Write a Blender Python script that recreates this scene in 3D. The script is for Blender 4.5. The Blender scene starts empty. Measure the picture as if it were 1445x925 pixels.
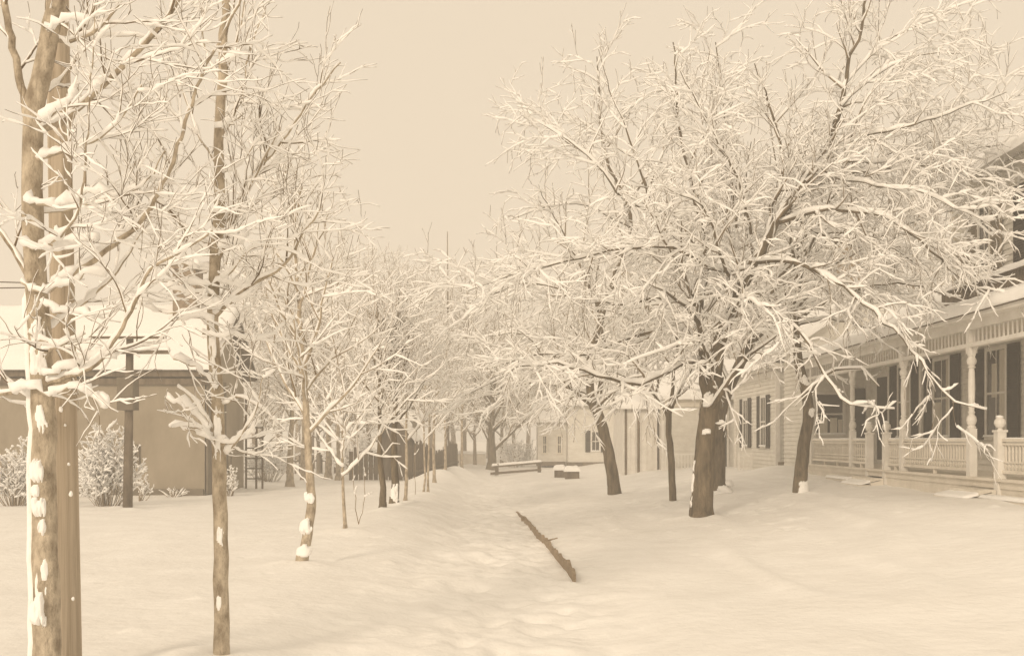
import bpy, math, random
import numpy as np
from mathutils import Vector, Matrix

F = 1400.0; CX = 722.5; HY = 620.0; EYE = 1.7      # lens, in pixels of the 1445-wide photograph
scene = bpy.context.scene
COL = scene.collection
R = math.radians
HAZE = .006

def at(px, py, Y):
    return Vector(((px - CX) / F * Y, Y, EYE + (HY - py) / F * Y))

# ------------------------------------------------------------------ noise
_rs = np.random.RandomState(7)
_perm = _rs.rand(256, 256)
def vnoise(x, y):
    x = np.asarray(x, float); y = np.asarray(y, float)
    xi = np.floor(x).astype(int); yi = np.floor(y).astype(int)
    fx = x - xi; fy = y - yi
    fx = fx*fx*(3-2*fx); fy = fy*fy*(3-2*fy)
    a = _perm[xi & 255, yi & 255]; b = _perm[(xi+1) & 255, yi & 255]
    c = _perm[xi & 255, (yi+1) & 255]; d = _perm[(xi+1) & 255, (yi+1) & 255]
    return (a*(1-fx)+b*fx)*(1-fy) + (c*(1-fx)+d*fx)*fy - 0.5
def sst(a, b, x):
    t = np.clip((np.asarray(x, float)-a)/(b-a), 0, 1)
    return t*t*(3-2*t)
def ground(x, y):
    x = np.asarray(x, float); y = np.asarray(y, float)
    h = 0.60*sst(2.2, 8.6, x)*sst(-5, 12, y)
    pc = -0.6 + 0.5*np.sin(y*0.09)
    path = np.exp(-((x-pc)/1.5)**4)
    h = h - 0.15*path*(1-sst(45, 70, y))
    h = h + 0.16*np.exp(-((x+2.5)/0.8)**2)*sst(14, 24, y)
    near = 1 - sst(30, 90, y)
    h = h + near*(0.10*vnoise(x*0.35+3, y*0.22) + 0.05*vnoise(x*1.1, y*0.7+9) + 0.016*vnoise(x*3.1, y*2.3))
    h = h + near*path*(0.08*vnoise(x*1.9+40, y*1.4) + 0.06*vnoise(x*4.4+11, y*3.2+5) + .03*vnoise(x*9, y*7))
    tr = np.abs(vnoise(x*0.8+60, y*0.25)) 
    h = h + near*0.05*sst(0.2, 0.0, tr)*sst(1.0, 3.0, x)
    for (mx, my, s, a) in ((-3.0, 39, 1.0, .45), (-2.6, 46, 1.1, .4), (-3.3, 33, .9, .2), (8.6, 31.8, 1.0, .22), (5.3, 26.6, .6, .18)):
        h = h + a*np.exp(-((x-mx)**2+((y-my)*.7)**2)/s**2)
    return h
_fr = random.Random(77)
BASES = [(66, 6.2), (313, 7.5), (426, 13.4), (487, 17.6), (540, 22), (556, 23.3), (572, 24.5), (598, 28.7), (990, 19.7), (1128, 22.7), (950, 24), (868, 29.5), (1014, 25.5), (180, 24.3)]
BUMPS = []                                    # x, y, radius, height
for px_, y_ in BASES:
    x_ = (px_-CX)/F*y_; BUMPS.append((x_, y_+.05, .38, .05)); BUMPS.append((x_+.22, y_-.28, .20, .035)); BUMPS.append((x_-.3, y_+.1, .22, .03))
yy_ = 5.5
while yy_ < 42:                               # trodden footprints along the walk, coming and going
    for xc, sd in ((-.75, .11), (-.05, .10)):
        if _fr.random() < .85:
            BUMPS.append((xc+.5*math.sin(yy_*.11)+sd*(1 if int(yy_/.36) % 2 else -1)+_fr.gauss(0, .09), yy_+_fr.gauss(0, .08), .10+_fr.random()*.05, -.045-_fr.random()*.03))
    yy_ += .36
for _ in range(170):                          # clumps dropped from the branches
    a_ = _fr.choice(BASES[8:13]); x_ = (a_[0]-CX)/F*a_[1]
    BUMPS.append((x_+_fr.gauss(0, 2.2), a_[1]+_fr.gauss(-.8, 2.6), .05+_fr.random()*.07, _fr.choice((.03, .04, -.035, -.05))))
for _ in range(60):
    a_ = _fr.choice(BASES[:6]); x_ = (a_[0]-CX)/F*a_[1]
    BUMPS.append((x_+_fr.gauss(0, 1.0), a_[1]+_fr.gauss(0, 1.5), .05+_fr.random()*.06, _fr.choice((.03, -.035, -.04))))
def gz(x, y): return float(ground(x, y))

# ------------------------------------------------------------------ materials
def new_mat(name, rough=0.9):
    m = bpy.data.materials.new(name); m.use_nodes = True
    nt = m.node_tree; b = nt.nodes['Principled BSDF']
    b.inputs['Roughness'].default_value = rough
    b.inputs['Specular IOR Level'].default_value = 0.25
    return m, nt, b
def noisy(name, c1, c2, scale=6, stretch=(1, 1, 1), bump=0.3, bscale=None, rough=0.9, c3=None, dist=0.02, contrast=(0.35, 0.65)):
    m, nt, b = new_mat(name, rough)
    N = nt.nodes; L = nt.links
    tc = N.new('ShaderNodeNewGeometry'); mp = N.new('ShaderNodeMapping'); mp.inputs['Scale'].default_value = stretch
    L.new(tc.outputs['Position'], mp.inputs['Vector'])
    n = N.new('ShaderNodeTexNoise'); n.inputs['Scale'].default_value = scale; n.inputs['Detail'].default_value = 6; n.inputs['Roughness'].default_value = .65
    L.new(mp.outputs['Vector'], n.inputs['Vector'])
    cr = N.new('ShaderNodeValToRGB')
    cr.color_ramp.elements[0].position = contrast[0]; cr.color_ramp.elements[0].color = (*c1, 1)
    cr.color_ramp.elements[1].position = contrast[1]; cr.color_ramp.elements[1].color = (*c2, 1)
    if c3:
        e = cr.color_ramp.elements.new(min(.98, contrast[1]+.12)); e.color = (*c3, 1)
    L.new(n.outputs['Fac'], cr.inputs['Fac']); L.new(cr.outputs['Color'], b.inputs['Base Color'])
    if bump:
        n2 = N.new('ShaderNodeTexNoise'); n2.inputs['Scale'].default_value = bscale or scale*3; n2.inputs['Detail'].default_value = 5
        L.new(mp.outputs['Vector'], n2.inputs['Vector'])
        bp = N.new('ShaderNodeBump'); bp.inputs['Strength'].default_value = bump; bp.inputs['Distance'].default_value = dist
        L.new(n2.outputs['Fac'], bp.inputs['Height']); L.new(bp.outputs['Normal'], b.inputs['Normal'])
    return m
M = {}
M['snow_ground'] = noisy('snow_ground', (.84, .825, .80), (.91, .90, .88), 1.2, bump=.5, bscale=7, dist=.05)
M['snow'] = noisy('snow', (.93, .92, .905), (.97, .963, .95), 14, bump=.3, bscale=30, dist=.01)
M['bark_pale'] = noisy('bark_pale', (.27, .22, .162), (.60, .52, .41), 13, (1, 1, .55), bump=1.0, bscale=40, dist=.02)
M['bark'] = noisy('bark', (.085, .066, .043), (.22, .174, .118), 10, (1, 1, .22), bump=.9, bscale=40, dist=.03)
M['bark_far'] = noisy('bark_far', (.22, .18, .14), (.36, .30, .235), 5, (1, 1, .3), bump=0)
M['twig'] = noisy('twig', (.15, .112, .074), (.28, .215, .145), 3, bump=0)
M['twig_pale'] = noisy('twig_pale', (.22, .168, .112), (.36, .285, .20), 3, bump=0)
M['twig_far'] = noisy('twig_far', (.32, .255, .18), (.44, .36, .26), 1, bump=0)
M['pole_wood'] = noisy('pole_wood', (.36, .295, .22), (.54, .46, .36), 20, (1.5, 1.5, .03), bump=.7, bscale=30, dist=.015)
M['dark_wood'] = noisy('dark_wood', (.11, .086, .06), (.22, .175, .13), 5, (1, 1, .3), bump=.5, dist=.02)
M['plank'] = noisy('plank', (.26, .20, .14), (.36, .285, .205), 7, bump=.6, dist=.02)
M['white_paint'] = noisy('white_paint', (.70, .67, .62), (.82, .795, .75), 3, bump=.1, rough=.6)
M['clapboard'] = noisy('clapboard', (.68, .65, .59), (.80, .775, .72), 2.0, (1, 1, 2), bump=.15, rough=.7)
M['tan_paint'] = noisy('tan_paint', (.68, .635, .555), (.80, .75, .67), 2.5, bump=.12, rough=.7)
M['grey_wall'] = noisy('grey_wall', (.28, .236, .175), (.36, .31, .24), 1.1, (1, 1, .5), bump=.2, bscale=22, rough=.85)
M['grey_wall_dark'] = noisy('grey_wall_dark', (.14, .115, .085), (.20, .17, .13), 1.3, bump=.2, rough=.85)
M['shutter'] = noisy('shutter', (.03, .024, .017), (.06, .048, .035), 6, bump=.2, rough=.6)
M['shutter_pale'] = noisy('shutter_pale', (.22, .18, .13), (.30, .25, .185), 6, bump=.2, rough=.6)
M['brick'] = noisy('brick', (.20, .15, .105), (.34, .265, .19), 9, bump=.4)
M['stone'] = noisy('stone', (.25, .205, .155), (.42, .36, .28), 4, bump=.6, dist=.04)
M['curtain'] = noisy('curtain', (.50, .46, .39), (.66, .62, .54), 6, (8, 8, .6), bump=.2)
m, nt, b = new_mat('window_glass', .12); b.inputs['Base Color'].default_value = (.045, .036, .026, 1); b.inputs['Specular IOR Level'].default_value = .5; M['glass'] = m
m, nt, b = new_mat('dark_metal', .5); b.inputs['Base Color'].default_value = (.14, .11, .08, 1); M['metal'] = m

# ------------------------------------------------------------------ objects
def link(name, data, parent=None):
    o = bpy.data.objects.new(name, data); COL.objects.link(o)
    if parent is not None: o.parent = parent
    return o
def tag(o, label=None, cat=None, group=None, kind=None):
    if label: o['label'] = label
    if cat: o['category'] = cat
    if group: o['group'] = group
    if kind: o['kind'] = kind
    return o
def root(name, loc, label, cat, group=None):
    o = link(name, None); o.location = loc; o.empty_display_size = .2
    return tag(o, label, cat, group)
def wloc(o):
    v = Vector((0, 0, 0))
    while o is not None: v += o.location; o = o.parent
    return v
def mesh_np(name, V, Fc, mat, smooth=True):
    """V (n,3); Fc list of (k,m) int arrays"""
    me = bpy.data.meshes.new(name)
    me.vertices.add(len(V)); me.vertices.foreach_set('co', np.ascontiguousarray(V, np.float32).ravel())
    loops = np.concatenate([f.ravel() for f in Fc]).astype(np.int32)
    tot = np.concatenate([np.full(len(f), f.shape[1], np.int32) for f in Fc])
    st = np.concatenate([[0], np.cumsum(tot)[:-1]]).astype(np.int32)
    me.loops.add(len(loops)); me.loops.foreach_set('vertex_index', loops)
    me.polygons.add(len(tot)); me.polygons.foreach_set('loop_start', st)
    if smooth: me.polygons.foreach_set('use_smooth', np.ones(len(tot), bool))
    me.update(calc_edges=True)
    me.materials.append(mat)
    return me

class MB:
    def __init__(s): s.v = []; s.f = []
    def box(s, x0, x1, y0, y1, z0, z1):
        n = len(s.v)
        s.v += [(x0,y0,z0),(x1,y0,z0),(x1,y1,z0),(x0,y1,z0),(x0,y0,z1),(x1,y0,z1),(x1,y1,z1),(x0,y1,z1)]
        s.f += [(n,n+3,n+2,n+1),(n+4,n+5,n+6,n+7),(n,n+1,n+5,n+4),(n+1,n+2,n+6,n+5),(n+2,n+3,n+7,n+6),(n+3,n,n+4,n+7)]
        return s
    def hexa(s, p):      # 8 points, bottom 4 then top 4
        n = len(s.v); s.v += [tuple(q) for q in p]
        s.f += [(n,n+3,n+2,n+1),(n+4,n+5,n+6,n+7),(n,n+1,n+5,n+4),(n+1,n+2,n+6,n+5),(n+2,n+3,n+7,n+6),(n+3,n,n+4,n+7)]
        return s
    def prism(s, prof, axis, a, b):   # prof list of 2d points; extruded along axis ('x' or 'y')
        n = len(s.v); k = len(prof)
        for t in (a, b):
            for (u, w) in prof: s.v.append((t, u, w) if axis == 'x' else (u, t, w))
        s.f.append(tuple(range(n, n+k))); s.f.append(tuple(range(n+2*k-1, n+k-1, -1)))
        for i in range(k):
            j = (i+1) % k; s.f.append((n+i, n+j, n+k+j, n+k+i))
        return s
    def lathe(s, x, y, prof, k=10, sq=False):  # prof (z, r)
        n = len(s.v)
        for (z, r) in prof:
            for i in range(k):
                a = 2*math.pi*(i+.5)/k; s.v.append((x+r*math.cos(a), y+r*math.sin(a), z))
        for j in range(len(prof)-1):
            for i in range(k):
                i2 = (i+1) % k; s.f.append((n+j*k+i, n+j*k+i2, n+(j+1)*k+i2, n+(j+1)*k+i))
        s.f.append(tuple(n+i for i in range(k-1, -1, -1))); s.f.append(tuple(n+(len(prof)-1)*k+i for i in range(k)))
        return s
    def bar(s, a, b, r, k=6, r2=None):
        a = Vector(a); b = Vector(b); t = (b-a).normalized()
        u = t.cross(Vector((0, 0, 1)) if abs(t.z) < .9 else Vector((1, 0, 0))).normalized(); w = t.cross(u)
        n = len(s.v); r2 = r if r2 is None else r2
        for p, rr in ((a, r), (b, r2)):
            for i in range(k):
                g = 2*math.pi*i/k; s.v.append(tuple(p + u*rr*math.cos(g) + w*rr*math.sin(g)))
        for i in range(k):
            j = (i+1) % k; s.f.append((n+i, n+j, n+k+j, n+k+i))
        s.f.append(tuple(n+i for i in range(k-1, -1, -1))); s.f.append(tuple(n+k+i for i in range(k)))
        return s
    def blob(s, c, rx, ry, rz, seed=0, amp=.25, nu=18, nv=12):
        n = len(s.v); th = np.pi*np.arange(nv+1)/nv; a = 2*np.pi*np.arange(nu)/nu
        TH, A = np.meshgrid(th, a, indexing='ij'); x = np.sin(TH)*np.cos(A); y = np.sin(TH)*np.sin(A); z = np.cos(TH)
        f = 1+amp*2.2*(vnoise(x*1.3+seed*5.1+z, y*1.3+seed*3.7-z)+.5*vnoise(x*3+seed+z*2, y*3-z*2.6)+.3*vnoise(x*7+z*5, y*7+z*6+seed))
        z2 = np.where(z < 0, z*.55, z)
        for q in np.stack([c[0]+rx*f*x, c[1]+ry*f*y, c[2]+rz*f*z2], -1).reshape(-1, 3): s.v.append(tuple(q))
        for j in range(nv):
            for i in range(nu):
                i2 = (i+1) % nu; s.f.append((n+j*nu+i, n+(j+1)*nu+i, n+(j+1)*nu+i2, n+j*nu+i2))
        return s
    def plaster(s, axis, rad, a0, a1, z0, z1, th=.03, seed=0, thr=.0, na=1.):
        """snow plastered on a trunk: axis(z)->(x,y), rad(z); only where a noise field is above thr"""
        nu, nv = 40, max(8, int((z1-z0)/.014)); nv = min(nv, 260)
        U, Vv = np.meshgrid(np.linspace(0, 1, nu), np.linspace(0, 1, nv), indexing='ij')
        ed = np.clip(1.35*np.sin(math.pi*U)*np.minimum(1, np.sin(math.pi*Vv)*max(1., (z1-z0)*3)), 0, 1)
        zz = z0+(z1-z0)*Vv; k = a0+(a1-a0)*U
        h = ed-.42+na*(.9*vnoise(U*5+seed*7.3, zz*14+seed)+.5*vnoise(U*11+seed, zz*33))-thr
        n = len(s.v); ok = h > 0
        ax = [axis(float(z)) for z in np.linspace(z0, z1, nv)]; rr = [rad(float(z)) for z in np.linspace(z0, z1, nv)]
        for i in range(nu):
            for j in range(nv):
                r = rr[j]-.004+th*min(1, max(0, h[i, j]*2.4))**.6
                s.v.append((ax[j][0]+r*math.cos(k[i, j]), ax[j][1]+r*math.sin(k[i, j]), zz[i, j]))
        for i in range(nu-1):
            for j in range(nv-1):
                if ok[i, j] or ok[i+1, j] or ok[i, j+1] or ok[i+1, j+1]:
                    q = n+i*nv+j; s.f.append((q, q+nv, q+nv+1, q+1))
        return s
    def build(s, name, mat, parent=None, smooth=False, label=None, bevel=0):
        off = wloc(parent) if parent is not None else Vector((0, 0, 0))
        me = bpy.data.meshes.new(name)
        me.from_pydata([(x-off.x, y-off.y, z-off.z) for (x, y, z) in s.v], [], s.f)
        me.materials.append(M[mat] if isinstance(mat, str) else mat)
        if smooth:
            me.polygons.foreach_set('use_smooth', [True]*len(me.polygons))
        me.update()
        o = link(name, me, parent)
        if bevel:
            bv = o.modifiers.new('bevel', 'BEVEL'); bv.width = bevel; bv.segments = 1; bv.limit_method = 'ANGLE'
        if label: o['label'] = label
        return o

def snow_slab(c00, c10, c11, c01, th, name='snow_layer', parent=None, nu=30, nv=12, seed=0, over=.06, label=None, droop=.5):
    """a lumpy layer of snow over the quad c00-c10-c11-c01, rounded at the edges"""
    c = [np.array(q, float) for q in (c00, c10, c11, c01)]
    u = np.linspace(0, 1, nu); v = np.linspace(0, 1, nv); U, V = np.meshgrid(u, v, indexing='ij')
    # pack samples toward the edges
    U = .5-.5*np.cos(U*math.pi); V = .5-.5*np.cos(V*math.pi)
    Lu = np.linalg.norm(c[1]-c[0]); Lv = np.linalg.norm(c[3]-c[0])
    U2 = U*(1+2*over/Lu)-over/Lu; V2 = V*(1+2*over/Lv)-over/Lv
    P = ((1-U2)*(1-V2))[..., None]*c[0] + (U2*(1-V2))[..., None]*c[1] + (U2*V2)[..., None]*c[2] + ((1-U2)*V2)[..., None]*c[3]
    e = np.minimum(np.minimum(U, 1-U)*Lu, np.minimum(V, 1-V)*Lv)/max(th, .02)
    prof = np.sqrt(np.clip(1-(1-np.clip(e, 0, 1))**2, 0, 1))
    nz = 1+.5*vnoise(P[..., 0]*2.1+seed*3.3, P[..., 1]*2.1+seed) + .35*vnoise(P[..., 0]*6+seed, P[..., 1]*6)
    top = P.copy(); top[..., 2] += th*(prof*nz) - (1-prof)*th*droop + .004
    jit = vnoise(P[..., 0]*5+9, P[..., 1]*5+seed)*(1-prof)*over*1.2
    top[..., 0] += jit; top[..., 1] += jit*.6
    bot = P.copy(); bot[..., 2] += -.01 - (1-prof)*th*droop
    n = nu*nv; Vv = np.concatenate([top.reshape(-1, 3), bot.reshape(-1, 3)])
    idx = np.arange(n).reshape(nu, nv)
    q = np.stack([idx[:-1, :-1], idx[1:, :-1], idx[1:, 1:], idx[:-1, 1:]], -1).reshape(-1, 4)
    qb = q[:, ::-1]+n
    rim = np.concatenate([idx[:, 0], idx[-1, 1:], idx[-2::-1, -1], idx[0, -2:0:-1]])
    r2 = np.roll(rim, -1); qs = np.stack([rim+n, r2+n, r2, rim], -1)
    off = wloc(parent) if parent is not None else Vector((0, 0, 0))
    me = mesh_np(name, Vv-np.array(off), [q, qb, qs], M['snow'])
    o = link(name, me, parent)
    if label: o['label'] = label
    return o

# ------------------------------------------------------------------ trees
def resample(pts, step):
    """Catmull-Rom through pts"""
    P = [Vector(p) for p in pts]
    if len(P) == 2: P = [P[0], (P[0]+P[1])/2, P[1]]
    P = [P[0]*2-P[1]] + P + [P[-1]*2-P[-2]]
    out = []
    for i in range(1, len(P)-2):
        p0, p1, p2, p3 = P[i-1:i+3]; n = max(2, int((p2-p1).length/step))
        for k in range(n):
            t = k/n
            out.append(.5*((2*p1)+(p2-p0)*t+(2*p0-5*p1+4*p2-p3)*t*t+(3*p1-p0-3*p2+p3)*t**3))
    out.append(P[-2])
    return out

class Tree:
    """grows polylines in three classes: trunk (thick), crown (thin)"""
    def __init__(s, seed, sp):
        s.r = random.Random(seed); s.sp = sp; s.br = []     # (points, radii, level)
    def limb(s, pts, r0, r1, lev=1, step=.25, wob=.012, kids=True, t0=.15, kl=None):
        P = resample(pts, step); n = len(P)
        for i in range(1, n-1): P[i] = P[i]+Vector([s.r.gauss(0, wob) for _ in range(3)])
        Rr = [r0+(r1-r0)*(i/(n-1))**.85 for i in range(n)]
        s.br.append((P, Rr, lev))
        if kids: s.children(P, Rr, 3 if lev == .5 else lev+1, t0, kl)
    def children(s, P, Rr, lev, t0=.15, kl=None):
        sp = s.sp
        if lev > sp['maxlev']: return
        L = sum((P[i+1]-P[i]).length for i in range(len(P)-1))
        gap = sp['gap'][lev]; rnd = s.r
        d = t0*L + rnd.uniform(0, gap)
        az = rnd.uniform(0, 6.28)
        seg = 0; acc = 0.0
        while d < L*.985:
            while seg < len(P)-2 and acc+(P[seg+1]-P[seg]).length < d:
                acc += (P[seg+1]-P[seg]).length; seg += 1
            e = P[seg+1]-P[seg]; l = e.length or 1e-6; f = min(1, (d-acc)/l)
            p = P[seg]+e*f; t = e/l; rr = Rr[seg]+(Rr[min(seg+1, len(Rr)-1)]-Rr[seg])*f
            tt = d/L
            az += 2.4+rnd.uniform(-.6, .6)
            a = R(rnd.uniform(*sp['ang'][lev]))
            u = t.cross(Vector((0, 0, 1)) if abs(t.z) < .95 else Vector((1, 0, 0))).normalized(); w = t.cross(u)
            side = u*math.cos(az)+w*math.sin(az)
            # keep branches of leaning limbs mostly sideways / as the habit wants
            dr = (t*math.cos(a)+side*math.sin(a))
            dr.z += sp['lift'][lev]; dr.normalize()
            base = kl if (kl and lev <= 2) else sp['len'][lev]
            ln = base*rnd.uniform(.55, 1.2)*(1-.5*tt)
            if sp.get('inner') and dr.y < 0 and lev <= 2 and rnd.random() < .35: ln *= .7
            s.grow(p, dr, ln, min(rr*.72, sp['rad'][lev]*rnd.uniform(.7, 1.2)), lev)
            d += gap*rnd.uniform(.55, 1.45)
    def grow(s, p, d, L, r0, lev):
        sp = s.sp; n = sp['pts'][lev]; st = L/(n-1); rnd = s.r
        rmin = sp['rmin']; r0 = max(r0, rmin); w = sp['wander'][lev]; tr = sp['trop'][lev]
        P = [p.copy()]; Rr = [r0]; cur = d.copy(); q = p.copy()
        for i in range(1, n):
            cur = cur+Vector((rnd.gauss(0, w), rnd.gauss(0, w), rnd.gauss(0, w)+tr)); cur.normalize()
            q = q+cur*st; P.append(q.copy()); Rr.append(max(rmin*.7, r0*(1-.75*i/(n-1))))
        s.br.append((P, Rr, lev))
        if L > sp['minlen']: s.children(P, Rr, lev+1, .12)

def tubes(br, k, rscale=1.0):
    """all branches as open tubes -> V, quads"""
    Vs = []; Fs = []; base = 0
    by = {}
    for P, Rr, lev in br: by.setdefault(len(P), []).append((P, Rr))
    for n, lst in by.items():
        P = np.array([[tuple(v) for v in b[0]] for b in lst]); Rr = np.array([b[1] for b in lst])*rscale
        T = np.gradient(P, axis=1); T /= np.linalg.norm(T, axis=2, keepdims=True)+1e-9
        ref = np.where(np.abs(T[:, :1, 2:3]) > .85, np.array([1., .13, 0]), np.array([0, 0, 1.])) * np.ones((1, n, 1))
        u = np.cross(T, ref); u /= np.linalg.norm(u, axis=2, keepdims=True)+1e-9
        w = np.cross(T, u)
        a = np.arange(k)*2*math.pi/k
        ring = P[:, :, None, :] + Rr[:, :, None, None]*(u[:, :, None, :]*np.cos(a)[None, None, :, None] + w[:, :, None, :]*np.sin(a)[None, None, :, None])
        B = len(lst); idx = base+np.arange(B*n*k).reshape(B, n, k)
        i2 = np.roll(idx, -1, axis=2)
        q = np.stack([idx[:, :-1], i2[:, :-1], i2[:, 1:], idx[:, 1:]], -1).reshape(-1, 4)
        Vs.append(ring.reshape(-1, 3)); Fs.append(q); base += B*n*k
    return np.concatenate(Vs), np.concatenate(Fs)

def snow_tubes(br, sw, k=5, seed=1, gaps=.12, cover=1.0, rough=0):
    """snow lying along the top of every branch. sw(radius, level)->thickness"""
    rs = np.random.RandomState(seed); Vs = []; Fs = []; base = 0; by = {}
    for P, Rr, lev in br: by.setdefault(len(P), []).append((P, Rr, lev))
    for n, lst in by.items():
        P = np.array([[tuple(v) for v in b[0]] for b in lst]); Rr = np.array([b[1] for b in lst])
        H = np.array([[sw(r, b[2]) for r in b[1]] for b in lst])
        B = len(lst)
        T = np.gradient(P, axis=1); T /= np.linalg.norm(T, axis=2, keepdims=True)+1e-9
        hor = np.sqrt(np.clip(1-T[..., 2]**2, 0, 1))
        nz = rs.uniform(.55, 1.4, (B, n)); nz = np.where(rs.rand(B, n) < gaps, .12, nz)
        pres = (rs.rand(B, 1) < cover)
        amt = np.clip((hor-.22)/.6, 0, 1)**.8
        H = H*nz*amt*pres + 1e-4
        H *= 1-.55*np.linspace(0, 1, n)[None]**1.6*(np.array([b[2] for b in lst]) >= 1)[:, None]
        up = np.array([0, 0, 1.]); s = np.cross(T, up); ln = np.linalg.norm(s, axis=2, keepdims=True)
        s = np.where(ln > .05, s/(ln+1e-9), np.array([1., 0, 0]))
        w = np.cross(s, T); w = w*np.sign(w[..., 2:3]+1e-9)
        # snow body half width / half height
        hw = Rr*.88*np.minimum(1, H/(Rr*.4+1e-6))+H*.43; hh = H*.68
        hw = np.where(H < 2e-4, 1e-4, hw)
        C = P + w*(Rr*.62+hh*.50)[..., None]
        a = np.arange(k)*2*math.pi/k+math.pi/2
        ring = C[:, :, None, :] + s[:, :, None, :]*(hw[..., None]*np.cos(a))[..., None] + w[:, :, None, :]*(hh[..., None]*np.sin(a))[..., None]
        if rough:
            x_, y_, z_ = ring[..., 0], ring[..., 1], ring[..., 2]
            f = 1+rough*(1.3*vnoise(x_*16+z_*7, z_*19+y_*11)+.9*vnoise(x_*41+y_*23, z_*47-x_*9))
            ring = C[:, :, None, :]+(ring-C[:, :, None, :])*f[..., None]
        idx = base+np.arange(B*n*k).reshape(B, n, k); i2 = np.roll(idx, -1, axis=2)
        q = np.stack([idx[:, :-1], i2[:, :-1], i2[:, 1:], idx[:, 1:]], -1).reshape(-1, 4)
        Vs.append(ring.reshape(-1, 3)); Fs.append(q)
        caps = np.concatenate([idx[:, 0, ::-1], idx[:, -1, :]]); 
        Fs.append(caps); base += B*n*k
    out = {}
    for f in Fs: out.setdefault(f.shape[1], []).append(f)
    return np.concatenate(Vs), [np.concatenate(v) for v in out.values()]

def emit(t, name, base, label, cat, group=None, bark='bark', twig='twig', sw=None, thick=.02, k1=8, k2=4, ks=5, gaps=.12, cover=1.0, clots=None, plast=None):
    rt = root(name, base, label, cat, group); off = np.array(base)
    T1 = [b for b in t.br if b[2] <= 1]; T2 = [b for b in t.br if b[2] > 1]
    V, q = tubes(T1, k1)
    # rugged bark outline on the thick parts
    V = V + (vnoise(V[:, 0]*9+V[:, 2]*3, V[:, 1]*9+V[:, 2]*5)[:, None]*.02*np.array([1, 1, 0]))*min(1, thick/.1)
    tr = link('trunk', mesh_np('trunk', V-off, [q], M[bark]), rt)
    if T2:
        V, q = tubes(T2, k2); link('crown', mesh_np('crown', V-off, [q], M[twig]), rt)
    V, fs = snow_tubes(t.br, sw, ks, seed=len(t.br), gaps=gaps, cover=cover, rough=.55 if ks >= 7 else 0)
    link('snow_cover', mesh_np('snow_cover', V-off, fs, M['snow']), rt)
    if clots:
        for i, (c, rx, ry, rz) in enumerate(clots): MB().blob(c, rx, ry, rz, seed=i+5, amp=.33).build('snow_clot', 'snow', rt, smooth=True)
    P0, R0, _ = t.br[0]
    def axis(z):
        for i in range(len(P0)-1):
            if P0[i+1].z >= z: break
        f = max(0, min(1, (z-P0[i].z)/max(1e-6, P0[i+1].z-P0[i].z))); q = P0[i].lerp(P0[i+1], f); return (q.x, q.y)
    def rad(z):
        for i in range(len(P0)-1):
            if P0[i+1].z >= z: break
        return R0[i]
    for i, (a0, a1, z0, z1, th, thr, *na) in enumerate(plast or ()):
        MB().plaster(axis, rad, R(a0), R(a1), z0, z1, th, seed=i*1.7+len(t.br) % 13, thr=thr, na=na[0] if na else 1.).build('snow_patch', 'snow', rt, smooth=True)
    return rt

def P3(base_Y, *pp):
    return [at(p[0], p[1], base_Y+(p[2] if len(p) > 2 else 0)) for p in pp]

SP_MAPLE = dict(maxlev=4, gap=[0, 0, .20, .13, .10], ang=[(0, 0), (0, 0), (32, 60), (26, 50), (22, 45)],
    lift=[0, 0, .06, .06, .05], len=[0, 0, 1.0, .62, .33], rad=[0, 0, .009, .005, .0034], pts=[0, 0, 14, 9, 6],
    wander=[0, 0, .09, .13, .15], trop=[0, 0, .02, .02, .015], rmin=.0026, minlen=.25)
SP_ROW = dict(maxlev=4, gap=[0, 0, .34, .26, .22], ang=[(0, 0), (0, 0), (38, 62), (30, 55), (25, 50)],
    lift=[0, 0, .08, .10, .08], len=[0, 0, 1.5, .85, .48], rad=[0, 0, .014, .0085, .006], pts=[0, 0, 8, 6, 4],
    wander=[0, 0, .07, .10, .13], trop=[0, 0, .03, .03, .02], rmin=.005, minlen=.3)
SP_ELM = dict(maxlev=5, gap=[0, 0, .34, .24, .21, .20], ang=[(0, 0), (0, 0), (35, 65), (28, 52), (22, 48), (20, 42)],
    lift=[0, 0, .10, .04, 0, 0], len=[0, 0, 2.2, 1.25, .75, .42], rad=[0, 0, .026, .012, .008, .0055], pts=[0, 0, 10, 8, 6, 4],
    wander=[0, 0, .10, .12, .14, .15], trop=[0, 0, -.005, -.03, -.045, -.05], rmin=.005, minlen=.30, inner=True)
SP_FAR = dict(maxlev=4, gap=[0, 0, .75, .55, .5], ang=[(0, 0), (0, 0), (30, 65), (28, 60), (28, 60)],
    lift=[0, 0, .10, .05, 0], len=[0, 0, 3.6, 1.9, 1.0], rad=[0, 0, .05, .03, .022], pts=[0, 0, 7, 5, 3],
    wander=[0, 0, .10, .13, .16], trop=[0, 0, .03, .0, -.02], rmin=.017, minlen=.5)
def spv(base, **kw):
    d = dict(base); d.update(kw); return d

def sw_near(r, lev):
    return {.5: .040, 0: .05, 1: .034, 2: .019, 3: .013, 4: .0095}.get(lev, .01) + .30*min(r, .03)
def sw_row(r, lev):
    return {0: .03, 1: .06, 2: .044, 3: .032, 4: .024}.get(lev, .022)
def sw_elm(r, lev):
    return {0: .0, 1: .075, 2: .054, 3: .041, 4: .032, 5: .026}.get(lev, .026)
def sw_far(r, lev):
    return {0: .02, 1: .10, 2: .10, 3: .08, 4: .065}.get(lev, .06)

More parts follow.
